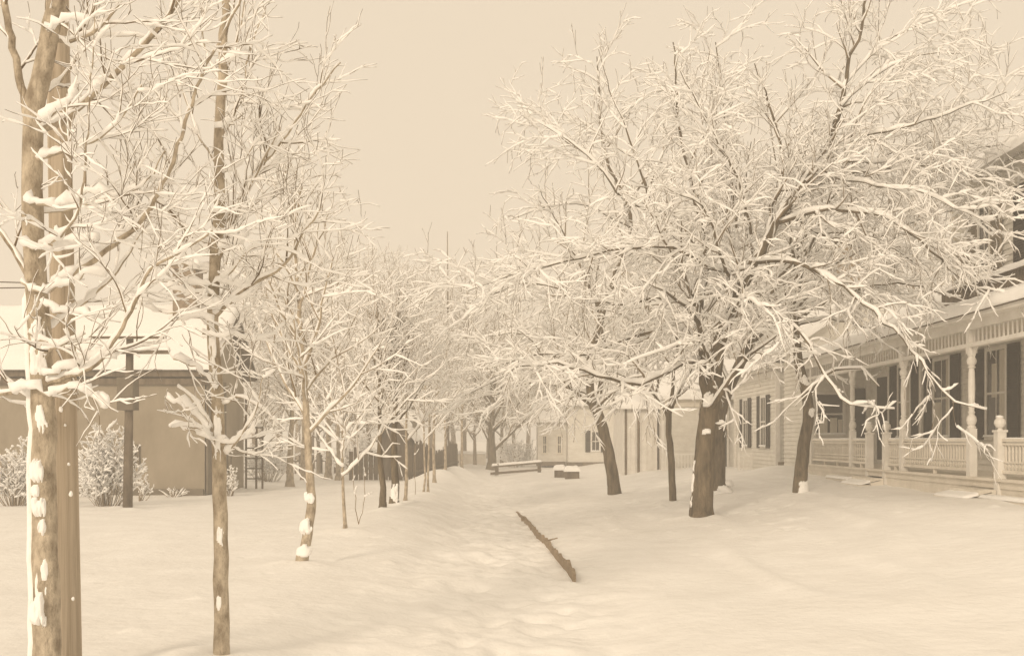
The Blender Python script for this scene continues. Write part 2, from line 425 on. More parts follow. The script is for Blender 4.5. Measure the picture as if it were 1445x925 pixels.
# ================================================================== GROUND
xs = np.concatenate([-np.geomspace(600, 13, 26), np.linspace(-12.5, -5.2, 60), np.linspace(-5.1, 8.5, 240), np.linspace(8.6, 14, 60), np.geomspace(14.6, 600, 26)])
ys = np.concatenate([-np.geomspace(300, 3, 12), np.linspace(-2, 4, 10), np.linspace(4.2, 34, 520), np.linspace(34.6, 80, 80), np.geomspace(84, 900, 26)])
X, Y = np.meshgrid(xs, ys, indexing='ij'); Z = ground(X, Y)
for (bx_, by_, br_, bh_) in BUMPS:
    i0, i1 = np.searchsorted(xs, (bx_-3*br_, bx_+3*br_)); j0, j1 = np.searchsorted(ys, (by_-3*br_, by_+3*br_))
    if i1 > i0 and j1 > j0: Z[i0:i1, j0:j1] += bh_*np.exp(-((X[i0:i1, j0:j1]-bx_)**2+(Y[i0:i1, j0:j1]-by_)**2)/br_**2)
idx = np.arange(X.size).reshape(X.shape)
q = np.stack([idx[:-1, :-1], idx[1:, :-1], idx[1:, 1:], idx[:-1, 1:]], -1).reshape(-1, 4)
g = link('ground', mesh_np('ground', np.stack([X, Y, Z], -1).reshape(-1, 3), [q], M['snow_ground']))
tag(g, 'deep untrodden snow over lawns and street with a shallow trodden walk', None, None, 'structure')

# ================================================================== NEAR LEFT TREES
def ball(px, py, Y, rx, rz, dy=-.03): c = at(px, py, Y); return (c+Vector((0, dy, 0)), rx, .03, rz)

def near_maple():
    Y = 6.2; t = Tree(11, SP_MAPLE)
    b = at(66, 990, Y); b.z = gz(b.x, Y)
    t.limb([b]+P3(Y, (66, 925), (63, 760), (62, 640), (60, 540), (52, 420), (46, 300), (47, 170), (62, 90), (78, 10), (88, -60)), .088, .052, 0, .12, .003, kids=False)
    LB = [ # points, r0, r1, child length
     ([(60, 412), (120, 375, .0), (160, 345, .05), (200, 310, .05), (240, 240, .1), (262, 170, .1), (292, 90, .1), (330, 20, .1), (345, -20, .1)], .022, .006, .8),
     ([(60, 545), (100, 530, -.1), (128, 520, -.15), (155, 490, -.15), (185, 440, -.2), (213, 380, -.2), (262, 352, -.2), (300, 325, -.2)], .018, .006, .7),
     ([(52, 182), (90, 172, .1), (135, 130, .15), (160, 108, .15), (188, 80, .15), (228, 34, .15), (260, -10, .15)], .026, .012, .8),
     ([(40, 172), (28, 110), (16, 55), (6, 0), (0, -40)], .026, .018, .5),
     ([(44, 400), (30, 372), (10, 340), (-20, 300)], .018, .010, .5),
     ([(52, 560), (30, 552), (0, 556), (-40, 540)], .016, .008, .5),
     ([(50, 225), (85, 215, -.2), (130, 200, -.2), (170, 170, -.2), (200, 120, -.2)], .014, .004, .7),
     ([(48, 300), (90, 296, .1), (140, 285, .1), (200, 262, .1), (235, 210, .1)], .012, .004, .7),
     ([(60, 470), (100, 440, .2), (150, 400, .2), (180, 360, .2), (215, 300, .25)], .012, .004, .7),
     ([(70, 60), (110, 55, .1), (150, 30, .1), (185, -20, .1)], .016, .006, .7),
     ([(56, 350), (90, 330, -.3), (112, 290, -.3), (122, 200, -.3), (130, 100, -.3), (134, 20, -.3)], .010, .003, .5),
     ([(50, 130), (80, 120, .3), (130, 60, .3), (180, 50, .35), (230, 55, .4)], .010, .004, .6),
     ([(56, 500), (90, 485, -.2), (120, 470, -.25)], .012, .004, .4),
    ]
    for pts, r0, r1, kl in LB: t.limb(P3(Y, *pts), r0, r1, 1, .05, .004, True, .18, kl)
    for pts in ([(20, 552), (44, 545), (70, 556), (100, 548), (135, 560), (150, 575)], [(62, 528), (88, 520), (112, 512), (140, 500), (165, 502)], [(40, 470), (66, 482), (96, 490), (118, 510)], [(30, 398), (54, 410), (84, 404), (120, 388), (150, 390)],
         [(58, 425), (84, 440), (112, 442), (130, 452)], [(34, 345), (66, 352), (104, 340), (140, 338)], [(36, 282), (64, 292), (100, 284), (130, 270), (168, 276)],
         [(56, 172), (88, 150), (110, 128)], [(66, 42), (100, 26), (126, 34)]):
        t.limb([at(px, py, Y-.10-.03*(i_ % 2)) for i_, (px, py) in enumerate(pts)], .010, .004, .5, .03, .007, True, .3, .3)
    def pz(py): return EYE+(HY-py)/F*Y
    pl = [(235, 300, pz(684), pz(645), .03, -.1), (225, 285, pz(702), pz(682), .025, .0), (240, 305, pz(728), pz(700), .03, -.1), (255, 310, pz(754), pz(726), .03, .0), (236, 290, pz(882), pz(832), .045, -.15), (275, 300, pz(880), pz(866), .02, .0),
          (140, 226, pz(1000), pz(408), .026, .0, .5), (225, 320, pz(625), pz(560), .012, .45), (230, 320, pz(860), pz(770), .01, .55), (225, 330, pz(540), pz(440), .02, .25)]
    return emit(t, 'street_tree', b, 'nearest young tree at far left, snow plastered on its trunk, in front of the pole', 'tree', 'street trees along the left side of the walk',
        'bark_pale', 'twig', sw_near, thick=.02, k1=14, ks=7, gaps=.05, plast=pl)
near_maple()

def second_maple():
    Y = 7.5; t = Tree(23, SP_MAPLE)
    b = at(313, 1000, Y); b.z = gz(b.x, Y)
    t.limb([b]+P3(Y, (313, 925), (312, 760), (309, 640), (304, 520), (299, 455), (304, 380), (309, 300), (309, 200), (313, 110), (318, 20), (322, -60)), .064, .030, 0, .14, .004, kids=False)
    LB = [([(303, 448), (345, 408, -.1), (400, 375, -.15), (428, 330, -.2), (455, 290, -.2)], .018, .006, .9),
     ([(309, 325), (352, 255, .1), (390, 208, .1), (432, 148, .15), (480, 88, .15)], .018, .005, .9),
     ([(306, 372), (335, 300, -.1), (372, 225, -.1), (396, 180, -.1)], .014, .006, .7),
     ([(298, 462), (270, 440, .1), (235, 442, .1), (205, 430, .1)], .012, .004, .7),
     ([(305, 610), (272, 560, -.2), (250, 545, -.3)], .007, .003, .4), ([(303, 615), (268, 600, -.2), (242, 602, -.3)], .008, .003, .4),
     ([(318, 640), (345, 608, -.2), (362, 575, -.3), (372, 530, -.35)], .009, .003, .45), ([(314, 570), (345, 560, -.1), (385, 590, -.1)], .008, .003, .4),
     ([(302, 380), (270, 375, .1), (225, 350, .2), (190, 300, .2)], .012, .004, .8), ([(305, 350), (270, 330, -.2), (230, 290, -.3), (212, 240, -.3)], .010, .004, .7),
     ([(309, 240), (280, 190, 0), (262, 140, .1), (250, 90, .1)], .010, .004, .7), ([(310, 200), (340, 140, .1), (352, 70, .1), (375, 10, .1)], .011, .004, .7),
     ([(310, 245), (345, 225, -.2), (370, 190, -.3)], .007, .003, .5), ([(313, 120), (290, 70, .1), (285, 10, .1)], .009, .004, .6), ([(314, 110), (335, 60, 0), (345, -10, 0)], .009, .004, .6),
     ([(302, 500), (330, 470, .2), (350, 480, .3), (392, 470, .4)], .009, .003, .6), ([(303, 420), (280, 400, .2), (250, 395, .3), (215, 400, .3)], .010, .004, .6),
     ([(306, 400), (330, 380, -.2), (355, 350, -.3), (395, 350, -.3), (430, 365, -.3)], .010, .004, .6)]
    for pts, r0, r1, kl in LB: t.limb(P3(Y, *pts), r0, r1, 1, .06, .005, True, .12, kl)
    for pts in ([(262, 398), (290, 402), (315, 398), (342, 404)], [(280, 428), (305, 430), (335, 424), (365, 400)], [(240, 452), (275, 446), (302, 452)], [(270, 350), (298, 352), (328, 346), (350, 330)], 
         [(308, 622), (332, 624), (352, 612), (366, 590)], [(300, 300), (324, 296), (350, 285)], [(286, 470), (305, 474), (330, 470)], [(236, 404), (262, 414), (292, 410)], [(300, 330), (318, 326), (345, 322)], [(232, 560), (262, 572), (296, 604)], [(240, 602), (268, 604), (300, 622)], [(246, 506), (276, 520), (306, 548)], [(304, 180), (324, 172), (344, 160)], [(306, 90), (326, 84), (350, 70)]):
        t.limb([at(px, py, Y-.08-.03*(i_ % 2)) for i_, (px, py) in enumerate(pts)], .008, .003, .5, .035, .007, True, .25, .35)
    def pz(py): return EYE+(HY-py)/F*Y
    pl = [(235, 330, pz(612), pz(585), .012, .1), (235, 330, pz(660), pz(560), .01, .5), (250, 320, pz(770), pz(735), .010, .15), (230, 290, pz(860), pz(835), .010, .2), (225, 330, pz(560), pz(440), .015, .4)]
    return emit(t, 'street_tree', b, 'second tree from the left, slender straight trunk running out of the bottom of the picture', 'tree', 'street trees along the left side of the walk',
        'bark_pale', 'twig', sw_near, thick=.04, k1=12, ks=7, gaps=.06, plast=pl)
second_maple()

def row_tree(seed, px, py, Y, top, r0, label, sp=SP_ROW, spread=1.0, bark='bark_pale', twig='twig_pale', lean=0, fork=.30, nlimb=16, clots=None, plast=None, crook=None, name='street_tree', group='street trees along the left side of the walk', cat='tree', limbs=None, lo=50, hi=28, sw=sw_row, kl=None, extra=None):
    t = Tree(seed, sp); rnd = random.Random(seed*7+1)
    b = at(px, py, Y); b.z = gz(b.x, Y)-.03
    tp = at(px+lean, top, Y); H = tp.z-b.z
    pts = [b]
    for f in (.12, .3, .5, .7, .85, 1):
        pts.append(Vector((b.x+(tp.x-b.x)*f+rnd.gauss(0, .012)*H*.3, Y+rnd.gauss(0, .012)*H*.3, b.z+H*f)))
    if crook: pts = [b]+P3(Y, *crook)+[p_ for p_ in pts if p_.z > at(0, crook[-1][1], Y).z+.2]
    t.limb(pts, r0, max(sp['rmin']*1.5, r0*.14), 0, .3 if not crook else .1, .008 if not crook else .003, False)
    t.limb([b+Vector((0, 0, -.02)), b+Vector((0, 0, .10+r0*1.2))], r0*1.4, r0*.98, 0, .05, .002, False)
    n = nlimb
    for i in range(n):
        f = fork+(1-fork)*(i/n)**.9*.97
        k = min(len(pts)-2, 0)
        # point on trunk
        z = b.z+H*f; j = 0
        while j < len(pts)-2 and pts[j+1].z < z: j += 1
        s_ = (z-pts[j].z)/max(1e-6, pts[j+1].z-pts[j].z); p = pts[j].lerp(pts[j+1], s_)
        az = i*2.4+rnd.uniform(-.4, .4); a = R(lo+(hi-lo)*f+rnd.uniform(-6, 6))
        d = Vector((math.cos(az)*math.sin(a), math.sin(az)*math.sin(a), math.cos(a)))
        L_ = H*.42*spread*(1.12-f*.75)*rnd.uniform(.8, 1.15)
        P = [p]; cur = d; q = p.copy()
        for s2 in range(5):
            cur = (cur+Vector((rnd.gauss(0, .06), rnd.gauss(0, .06), .06))).normalized(); q = q+cur*L_/5; P.append(q.copy())
        t.limb(P, r0*.42*(1.1-f*.6), sp['rmin']*1.2, 1, .3, .01, True, .15, kl)
    if extra: extra(t)
    return emit(t, name, b, label, cat, group, bark, twig, sw, thick=r0, k1=9, ks=5, clots=clots, plast=plast)

Y3 = 13.4
row_tree(31, 426, 800, Y3, 280, .075, 'third tree from the left, crooked trunk broken by clinging snow near its foot', lean=-10, fork=.36, nlimb=20, twig='twig_pale',
    sp=spv(SP_ROW, gap=[0, 0, .27, .2, .16], len=[0, 0, 1.15, .6, .3], rad=[0, 0, .012, .008, .005], rmin=.0045),
    sw=lambda r, l: sw_row(r, l)*.8,
    crook=[(429, 780), (434, 752), (438, 725), (439, 700), (436, 660), (434, 610), (431, 560)],
    plast=[(170, 370, .12, .30, .05, -.12), (160, 320, .40, .66, .06, -.05), (180, 340, .84, 1.0, .04, .0)])
row_tree(37, 487, 755, 17.6, 560, .04, 'short sapling, fourth from the left, whose limbs fan out low over the snow', fork=.42, nlimb=11, spread=1.5, lo=58, hi=40, lean=-6)
row_tree(41, 540, 728, 22, 440, .085, 'slim trunk just left of the dark split pole trunk', fork=.4, nlimb=18, lean=-6, bark='bark')
row_tree(43, 556, 722, 23.3, 440, .11, 'thick dark trunk spotted with snow beside the walk, mid left', fork=.42, nlimb=16, lean=4, bark='bark',
    plast=[(200, 340, .0, .75, .03, .35), (190, 300, .3, .6, .03, .1)])
row_tree(47, 572, 716, 24.5, 460, .05, 'thin tree right of the dark snow spotted trunk', fork=.35, nlimb=14, lean=2)
row_tree(53, 598, 703, 28.7, 500, .035, 'first slender stem of the close pair by the snow heap', fork=.38, nlimb=14, lean=3, spread=1.25, lo=62)
row_tree(59, 604, 701, 29.6, 500, .04, 'second slender stem of the close pair by the snow heap', fork=.42, nlimb=14, lean=2, spread=1.2)
row_tree(61, 613, 688, 35, 500, .07, 'mid distant tree before the board fence, left edge of the fence', fork=.45, nlimb=14)
row_tree(67, 628, 682, 40, 520, .07, 'distant tree in the left row at the middle of the board fence', fork=.4, nlimb=14)
row_tree(71, 652, 668, 50, 530, .09, 'distant tree in the left row past the end of the board fence', fork=.4, nlimb=12, sp=spv(SP_ROW, rmin=.011, gap=[0, 0, .5, .36, .3]))
row_tree(73, 694, 660, 58, 500, .28, 'stout distant tree with a forked trunk at the left end of the rail barrier', fork=.16, nlimb=18, bark='bark', spread=1.15, sp=spv(SP_FAR, gap=[0, 0, .55, .4, .35], len=[0, 0, 2.4, 1.2, .6]), sw=lambda r, l: sw_far(r, l)*.7, group=None, name='shade_tree')
# second row, farther left
row_tree(79, 409, 683, 36, 480, .15, 'leaning trunk between the trellis and the crooked tree, left lawn', lean=5, fork=.42, nlimb=14, group='trees on the left lawn', name='lawn_tree', sp=spv(SP_ROW, rmin=.009))
row_tree(83, 463, 674, 43, 490, .16, 'left trunk of two behind the crooked street tree', fork=.4, nlimb=14, group='trees on the left lawn', name='lawn_tree', sp=spv(SP_ROW, rmin=.011, gap=[0, 0, .45, .33, .28]))
row_tree(89, 477, 678, 42, 510, .12, 'right trunk of two behind the crooked street tree', fork=.4, nlimb=12, group='trees on the left lawn', name='lawn_tree', sp=spv(SP_ROW, rmin=.011, gap=[0, 0, .45, .33, .28]))
row_tree(97, 428, 676, 42, 470, .12, 'slim lawn tree whose trunk shows left of the crooked street tree', fork=.4, nlimb=14, group='trees on the left lawn', name='lawn_tree', sp=spv(SP_ROW, rmin=.011, gap=[0, 0, .45, .33, .28]))
# bare whips by the sapling
def whip(px, py, Y, pts, label, seed):
    t = Tree(seed, spv(SP_ROW, maxlev=3, gap=[0, 0, .3, .3], len=[0, 0, .3, .15]))
    b = at(px, py, Y); b.z = gz(b.x, Y)
    for p in pts: t.limb([b+Vector((0, 0, .02))]+P3(Y, *p), .009, .005, 1, .2, .01, True, .5)
    emit(t, 'sapling', b, label, 'sapling', 'bare whips in the snow', 'twig_pale', 'twig_pale', sw_row, thick=.01, k1=5)
whip(506, 742, 18.6, [[(503, 715), (500, 690), (497, 655)], [(510, 722), (514, 700), (516, 665)]], 'forked bare whip poking out of the snow right of the low sapling', 5)
whip(586, 708, 27.6, [[(586, 680), (584, 650), (588, 610)]], 'single bare whip right of the thin tree', 6)

# ================================================================== RIGHT TREES
def elm_big():
    Y = 19.7; t = Tree(101, SP_ELM)
    b = at(990, 731, Y); b.z = gz(b.x, Y)-.03
    t.limb([b]+P3(Y, (990, 715), (993, 660), (997, 610), (1003, 570), (1010, 530)), .235, .17, 0, .15, .006, False)
    t.limb([b+Vector((0, 0, -.05)), b+Vector((0, 0, .25))], .29, .225, 0, .1, .004, False)
    LB = [([(1005, 580), (1012, 510), (1020, 470), (1040, 420, -.2), (1078, 345, -.3), (1095, 315, -.3), (1120, 280, -.3), (1142, 245, -.3), (1170, 200, -.2), (1188, 150, -.2), (1196, 95), (1215, 40), (1225, -10)], .15, .02, 1.9),
     ([(1078, 345, -.3), (1090, 290, -.1), (1105, 250), (1100, 200, .2), (1090, 160, .2), (1065, 90, .3)], .05, .012, 1.8),
     ([(998, 575), (992, 520), (988, 470), (985, 430, .2), (965, 390, .3), (940, 340, .4), (925, 300, .5), (900, 230, .6), (880, 170, .7)], .085, .014, 1.9),
     ([(990, 470), (975, 440, -.4), (960, 425, -.7), (940, 410, -1), (905, 395, -1.3)], .055, .012, 1.6),
     ([(988, 435, .2), (995, 380, .4), (990, 320, .6), (975, 260, .8), (960, 190, 1), (955, 120, 1.1), (950, 60, 1.2)], .06, .012, 1.9),
     ([(1000, 585), (1015, 560, -.3), (1035, 530, -.6), (1060, 500, -1.0), (1100, 470, -1.5)], .06, .015, .9),
     ([(985, 510), (950, 520, -.6), (905, 540, -1.2), (860, 535, -1.6), (805, 515, -2.0), (750, 515, -2.2), (700, 530, -2.4)], .055, .010, 1.1),
     ([(985, 480), (940, 465, .5), (880, 480, 1.0), (820, 500, 1.4), (760, 500, 1.8), (690, 520, 2.0)], .05, .010, 1.6),
     ([(1060, 380, -.3), (1010, 380, -.9), (950, 350, -1.4), (880, 350, -1.8), (800, 370, -2.0), (730, 385, -2.2), (660, 410, -2.3)], .045, .008, 1.5),
     ([(985, 430, .2), (930, 420, .2), (870, 430, .3), (800, 410, .4), (740, 400, .5), (680, 420, .5)], .04, .008, 1.5),
     ([(1095, 315, -.3), (1150, 300, -.6), (1230, 300, -.9), (1300, 340, -1.1), (1350, 390, -1.2), (1400, 420, -1.3)], .045, .010, 1.6),
     ([(1060, 370, -.3), (1120, 370, -1.0), (1190, 405, -1.8), (1260, 465, -2.4), (1310, 525, -2.8), (1345, 565, -3.0), (1392, 578, -3.1)], .045, .008, .75),
     ([(1035, 430, -.2), (1080, 430, -.8), (1130, 470, -1.2), (1165, 530, -1.5), (1200, 570, -1.7), (1262, 577, -1.8)], .04, .008, .65),
     ([(1142, 245, -.3), (1200, 200, -.4), (1270, 180, -.5), (1340, 160, -.6), (1420, 130, -.6)], .035, .008, 1.6),
     ([(1120, 280, -.3), (1180, 250, .3), (1260, 235, .8), (1350, 240, 1.2), (1440, 270, 1.4)], .035, .008, 1.6),
     ([(1188, 150, -.2), (1230, 110, -.2), (1290, 80, -.3), (1360, 75, -.3)], .02, .006, 1.4),
     ([(1040, 420, -.2), (1040, 360, .6), (1035, 290, 1.2), (1030, 220, 1.6), (1020, 140, 1.9), (1010, 60, 2)], .05, .010, 1.9),
     ([(1040, 420, -.2), (1020, 370, -1.2), (1000, 310, -2.0), (975, 280, -2.4), (940, 265, -2.7)], .045, .009, 1.4),
     ([(1030, 440, -.1), (1060, 420, .8), (1110, 400, 1.6), (1180, 400, 2.2), (1260, 430, 2.6)], .045, .009, 1.5),
     ([(1008, 530), (1000, 500, -.9), (985, 480, -1.7), (950, 490, -2.4), (915, 500, -2.9), (880, 515, -3.2)], .035, .007, .6),
     ([(1020, 460), (1040, 430, -1.3), (1055, 420, -2.2), (1090, 450, -3.0), (1110, 500, -3.4)], .03, .007, .6),
     ([(880, 170, .7), (860, 130, .7), (845, 70, .7)], .014, .005, 1.0),
     ([(1160, 220, -.2), (1230, 230, .9), (1320, 220, 1.6), (1430, 200, 2.0)], .03, .007, 1.6), ([(1150, 235, -.2), (1220, 260, -1.0), (1300, 270, -1.6), (1400, 320, -2.0)], .03, .007, 1.4),
     ([(1192, 120), (1250, 60, .4), (1330, 20, .6), (1400, -20, .7)], .018, .006, 1.4), ([(1060, 330), (1040, 250, -.8), (1000, 180, -1.2), (960, 100, -1.4)], .03, .007, 1.5),
     ([(1110, 300, -.2), (1180, 340, .8), (1270, 350, 1.4), (1370, 330, 1.8)], .035, .007, 1.5), ([(1050, 400, 0), (990, 420, 1.4), (920, 440, 2.2), (840, 450, 2.8)], .035, .007, 1.5),

     ([(925, 300, .5), (880, 280, 0), (840, 230, -.3), (790, 190, -.5), (740, 160, -.6)], .03, .006, 1.4),
    ]
    for pts, r0, r1, kl in LB: t.limb(P3(Y, *pts), r0, r1, 1, .22, .018, True, .16, kl)
    cl = [(at(px, py, Y-.17), w_, .06, h) for (px, py, w_, h) in ((1018, 596, .09, .05), (1042, 418, .12, .07))]
    pl = [(225, 290, 1.80, 1.92, .04, .1), (180, 300, 2.3, 2.7, .05, .35), (170, 210, .3, 1.4, .02, .5)]
    emit(t, 'shade_tree', b, 'biggest tree on the right lawn, thick dark trunk under a wide snow laden crown', 'tree', None, 'bark', 'twig', sw_elm, thick=.2, k1=14, gaps=.08, clots=cl, plast=pl)
elm_big()

def elm_behind():
    Y = 25.5; t = Tree(103, spv(SP_ELM, gap=[0, 0, .5, .33, .24, .2], rmin=.007, maxlev=4))
    b = at(1013, 688, Y); b.z = gz(b.x, Y)-.03
    t.limb([b]+P3(Y, (1013, 660), (1014, 600), (1020, 570), (1032, 540), (1048, 505), (1062, 470)), .21, .12, 0, .2, .006, False)
    for pts, r0, r1, kl in [([(1048, 505), (1075, 440), (1100, 390), (1135, 330), (1150, 260), (1160, 180)], .11, .015, 2.2),
        ([(1055, 490), (1110, 440, .5), (1180, 420, 1), (1260, 400, 1.4), (1330, 390, 1.6)], .06, .01, 2), ([(1040, 520), (1060, 460, -.4), (1065, 380, -.8), (1050, 300, -1), (1060, 200, -1)], .06, .01, 2),
        ([(1062, 470), (1120, 380, 1), (1200, 320, 1.5), (1280, 280, 1.8), (1350, 200, 2)], .06, .01, 2.2), ([(1100, 390), (1160, 330, -.6), (1230, 260, -1), (1300, 220, -1.2)], .04, .01, 2),
        ([(1075, 440), (1090, 340, 1), (1095, 240, 1.4), (1080, 130, 1.5)], .04, .01, 2), ([(1030, 540), (1000, 480, 1), (960, 430, 1.5), (930, 350, 1.8)], .05, .01, 2), ([(1150, 260), (1220, 160, 0), (1300, 110, 0)], .03, .01, 1.8)]:
        t.limb(P3(Y, *pts), r0, r1, 1, .3, .02, True, .2, kl)
    emit(t, 'shade_tree', b, 'dark tree rising right behind the biggest tree and leaning right', 'tree', None, 'bark', 'twig', lambda r, l: sw_elm(r, l)*1.1, thick=.2, k1=10, gaps=.1,
        clots=[(Vector((b.x+.1, b.y-.2, b.z+.05)), .28, .2, .15), (Vector((b.x+.25, b.y-.2, b.z+.25)), .1, .1, .12)])
elm_behind()

def elm_porch():
    Y = 22.7; t = Tree(107, spv(SP_ELM, maxlev=4, gap=[0, 0, .45, .3, .2]))
    b = at(1128, 697, Y); b.z = gz(b.x, Y)-.03
    t.limb([b]+P3(Y, (1130, 670), (1134, 630), (1141, 585), (1136, 545), (1128, 515), (1122, 465), (1120, 430)), .165, .085, 0, .15, .006, False)
    for pts, r0, r1, kl in [([(1120, 440), (1128, 390), (1150, 330), (1180, 270), (1215, 210)], .06, .012, 1.8), ([(1140, 560), (1158, 535, -.3), (1180, 522, -.5), (1215, 520, -.6), (1240, 545, -.8)], .045, .012, .6),
        ([(1122, 470), (1100, 430, .4), (1085, 380, .6), (1080, 320, .8)], .05, .01, 1.6), ([(1121, 450), (1180, 420, -.6), (1250, 400, -1.0), (1320, 410, -1.2), (1390, 440, -1.3)], .045, .009, 1.6),
        ([(1121, 440), (1170, 380, .6), (1250, 330, 1), (1330, 300, 1.2), (1400, 300, 1.3)], .045, .009, 1.7), ([(1122, 460), (1160, 450, .8), (1220, 460, 1.4), (1280, 490, 1.8)], .035, .008, .9),
        ([(1180, 270), (1250, 220, -.3), (1330, 200, -.4), (1410, 210, -.4)], .03, .008, 1.6), ([(1150, 330), (1220, 330, -1), (1290, 370, -1.6), (1340, 420, -1.9)], .03, .008, .9),
        ([(1128, 400), (1115, 330, -.8), (1120, 260, -1.2), (1150, 180, -1.3)], .04, .008, 1.6)]:
        t.limb(P3(Y, *pts), r0, r1, 1, .25, .02, True, .2, kl)
    emit(t, 'shade_tree', b, 'dark bent trunk with a snow lump at its foot, standing before the porch', 'tree', None, 'bark', 'twig', sw_elm, thick=.16, k1=11, gaps=.1,
        plast=[(240, 350, b.z, b.z+.34, .05, -.2), (240, 330, 2.2, 2.45, .05, .1), (200, 340, 2.9, 3.2, .04, .25)])
elm_porch()

def elm_thin():
    Y = 24.0; t = Tree(109, spv(SP_ELM, maxlev=4, gap=[0, 0, .36, .26, .2], len=[0, 0, 1.3, .7, .4, .2]))
    b = at(950, 714, Y); b.z = gz(b.x, Y)-.03
    t.limb([b]+P3(Y, (949, 690), (947, 640), (943, 600), (946, 570)), .095, .07, 0, .2, .006, False)
    for pts, r0, r1, kl in [([(944, 595), (932, 570), (915, 545), (905, 510), (900, 470)], .05, .01, 1.3), ([(946, 575), (950, 530), (955, 480), (950, 420), (960, 360)], .05, .01, 1.3),
        ([(946, 580), (960, 550, -.2), (975, 520, -.3), (995, 480, -.4)], .04, .01, 1.2), ([(915, 545), (880, 530, -.3), (840, 520, -.6)], .03, .008, .7), ([(944, 585), (925, 560, .6), (890, 520, 1), (860, 500, 1.2)], .03, .008, 1.2)]:
        t.limb(P3(Y, *pts), r0, r1, 1, .25, .015, True, .2, kl)
    emit(t, 'shade_tree', b, 'slender dark tree between the leaning trunk and the biggest tree', 'tree', None, 'bark', 'twig', sw_elm, thick=.09, k1=9, gaps=.1)
elm_thin()

def elm_left():
    Y = 29.5; t = Tree(113, spv(SP_ELM, maxlev=4, gap=[0, 0, .5, .34, .25], len=[0, 0, 2.4, 1.2, .6], rmin=.008))
    b = at(868, 698, Y); b.z = gz(b.x, Y)-.03
    t.limb([b]+P3(Y, (864, 670), (857, 630), (848, 595), (838, 572)), .20, .15, 0, .2, .006, False)
    t.limb([b+Vector((0, 0, -.03)), b+Vector((-.04, 0, .3))], .24, .19, 0, .1, .004, False)
    for pts, r0, r1, kl in [([(838, 574), (832, 545), (835, 500), (850, 440), (875, 370), (890, 320), (884, 285), (860, 235), (848, 170), (842, 80)], .13, .015, 2.3), ([(840, 578), (850, 530, .3), (852, 480, .5), (840, 420, .7), (850, 340, .9)], .09, .012, 2.2),
        ([(838, 574), (810, 550, -.4), (780, 520, -.6), (750, 480, -.8), (720, 460, -.9)], .06, .01, 2.0), ([(836, 560), (800, 545, .8), (750, 540, 1.4), (700, 555, 1.8), (660, 565, 2)], .05, .01, 1.3),
        ([(842, 575), (880, 540, -.6), (920, 510, -1), (960, 490, -1.2)], .05, .01, 1.2), ([(835, 500), (800, 450, .5), (770, 400, .8), (730, 370, 1)], .05, .01, 2.2), ([(850, 440), (820, 380, -.6), (790, 320, -1), (760, 260, -1.2)], .05, .01, 2.2),
        ([(884, 285), (920, 240), (950, 190, .4), (960, 140, .5)], .04, .01, 2.0), ([(848, 230), (800, 200, .3), (760, 160, .4), (730, 150, .5)], .03, .008, 2.0), ([(875, 370), (930, 330, .8), (980, 290, 1.2)], .04, .01, 2.2),
        ([(832, 545), (790, 520, -1.2), (740, 520, -1.8), (690, 540, -2.2), (650, 560, -2.4)], .05, .01, 1.9), ([(890, 320), (830, 290, -.5), (780, 290, -1), (720, 310, -1.2)], .03, .01, 1.9), ([(836, 520), (790, 480, .6), (720, 470, 1), (660, 480, 1.2)], .04, .01, 2)]:
        t.limb(P3(Y, *pts), r0, r1, 1, .3, .02, True, .15, kl)
    emit(t, 'shade_tree', b, 'tree leaning left on the right lawn, behind and left of the slender dark tree', 'tree', None, 'bark', 'twig_pale', lambda r, l: sw_elm(r, l)*1.15, thick=.18, k1=10, gaps=.1)
elm_left()

# ================================================================== FAR TREES
def far_proto(seed, H, W, fork):
    t = Tree(seed, SP_FAR); rnd = random.Random(seed)
    pts = [Vector((rnd.gauss(0, .1)*i*.4, rnd.gauss(0, .1)*i*.4, H*i/6)) for i in range(7)]
    t.limb(pts, .24, .03, 0, .8, .02, False)
    for i in range(22):
        f = fork+(1-fork)*i/22*.95; p = pts[min(5, int(f*6))].lerp(pts[min(6, int(f*6)+1)], f*6-int(f*6))
        az = i*2.4; a = R(62-35*f+rnd.uniform(-8, 8)); d = Vector((math.cos(az)*math.sin(a), math.sin(az)*math.sin(a), math.cos(a)))
        P = [p]; q = p.copy(); L_ = W*(1.15-.7*f)*rnd.uniform(.8, 1.15)
        for s2 in range(5):
            d = (d+Vector((rnd.gauss(0, .09), rnd.gauss(0, .09), .03))).normalized(); q = q+d*L_/5; P.append(q.copy())
        t.limb(P, .09*(1.1-.6*f), .02, 1, .7, .03, True, .15)
    return t
protos = [far_proto(s, H, W, f) for s, H, W, f in ((201, 12, 5.0, .22), (202, 10, 4.6, .25), (203, 13, 4.6, .2), (204, 9, 4.4, .3))]
PR = []
def far_tree(i, px, Y, sc, rot, label, group):
    x = (px-CX)/F*Y; b = Vector((x, Y, gz(x, Y)))
    if i >= len(PR):
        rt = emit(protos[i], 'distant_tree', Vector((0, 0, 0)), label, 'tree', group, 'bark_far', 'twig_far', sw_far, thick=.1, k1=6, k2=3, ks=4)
        PR.append(rt)
    else:
        src = PR[i]; rt = src.copy(); COL.objects.link(rt)
        for ch in src.children:
            c = ch.copy(); COL.objects.link(c); c.parent = rt
        rt['label'] = label; rt['group'] = group
    rt.location = b; rt.rotation_euler = (0, 0, rot); rt.scale = (sc, sc, sc)
    return rt
G1 = 'distant trees beyond the end of the walk'; G2 = 'distant trees behind the left lawn'; G3 = 'distant trees behind the right houses'
L1 = 'pale distant snowy tree beyond the end of the walk, its twigs merging with its neighbours'
L2 = 'pale snowy tree in the thicket behind the left lawn'
L3 = 'pale snowy tree standing behind the white houses on the right'
rnd = random.Random(5)
k = 0
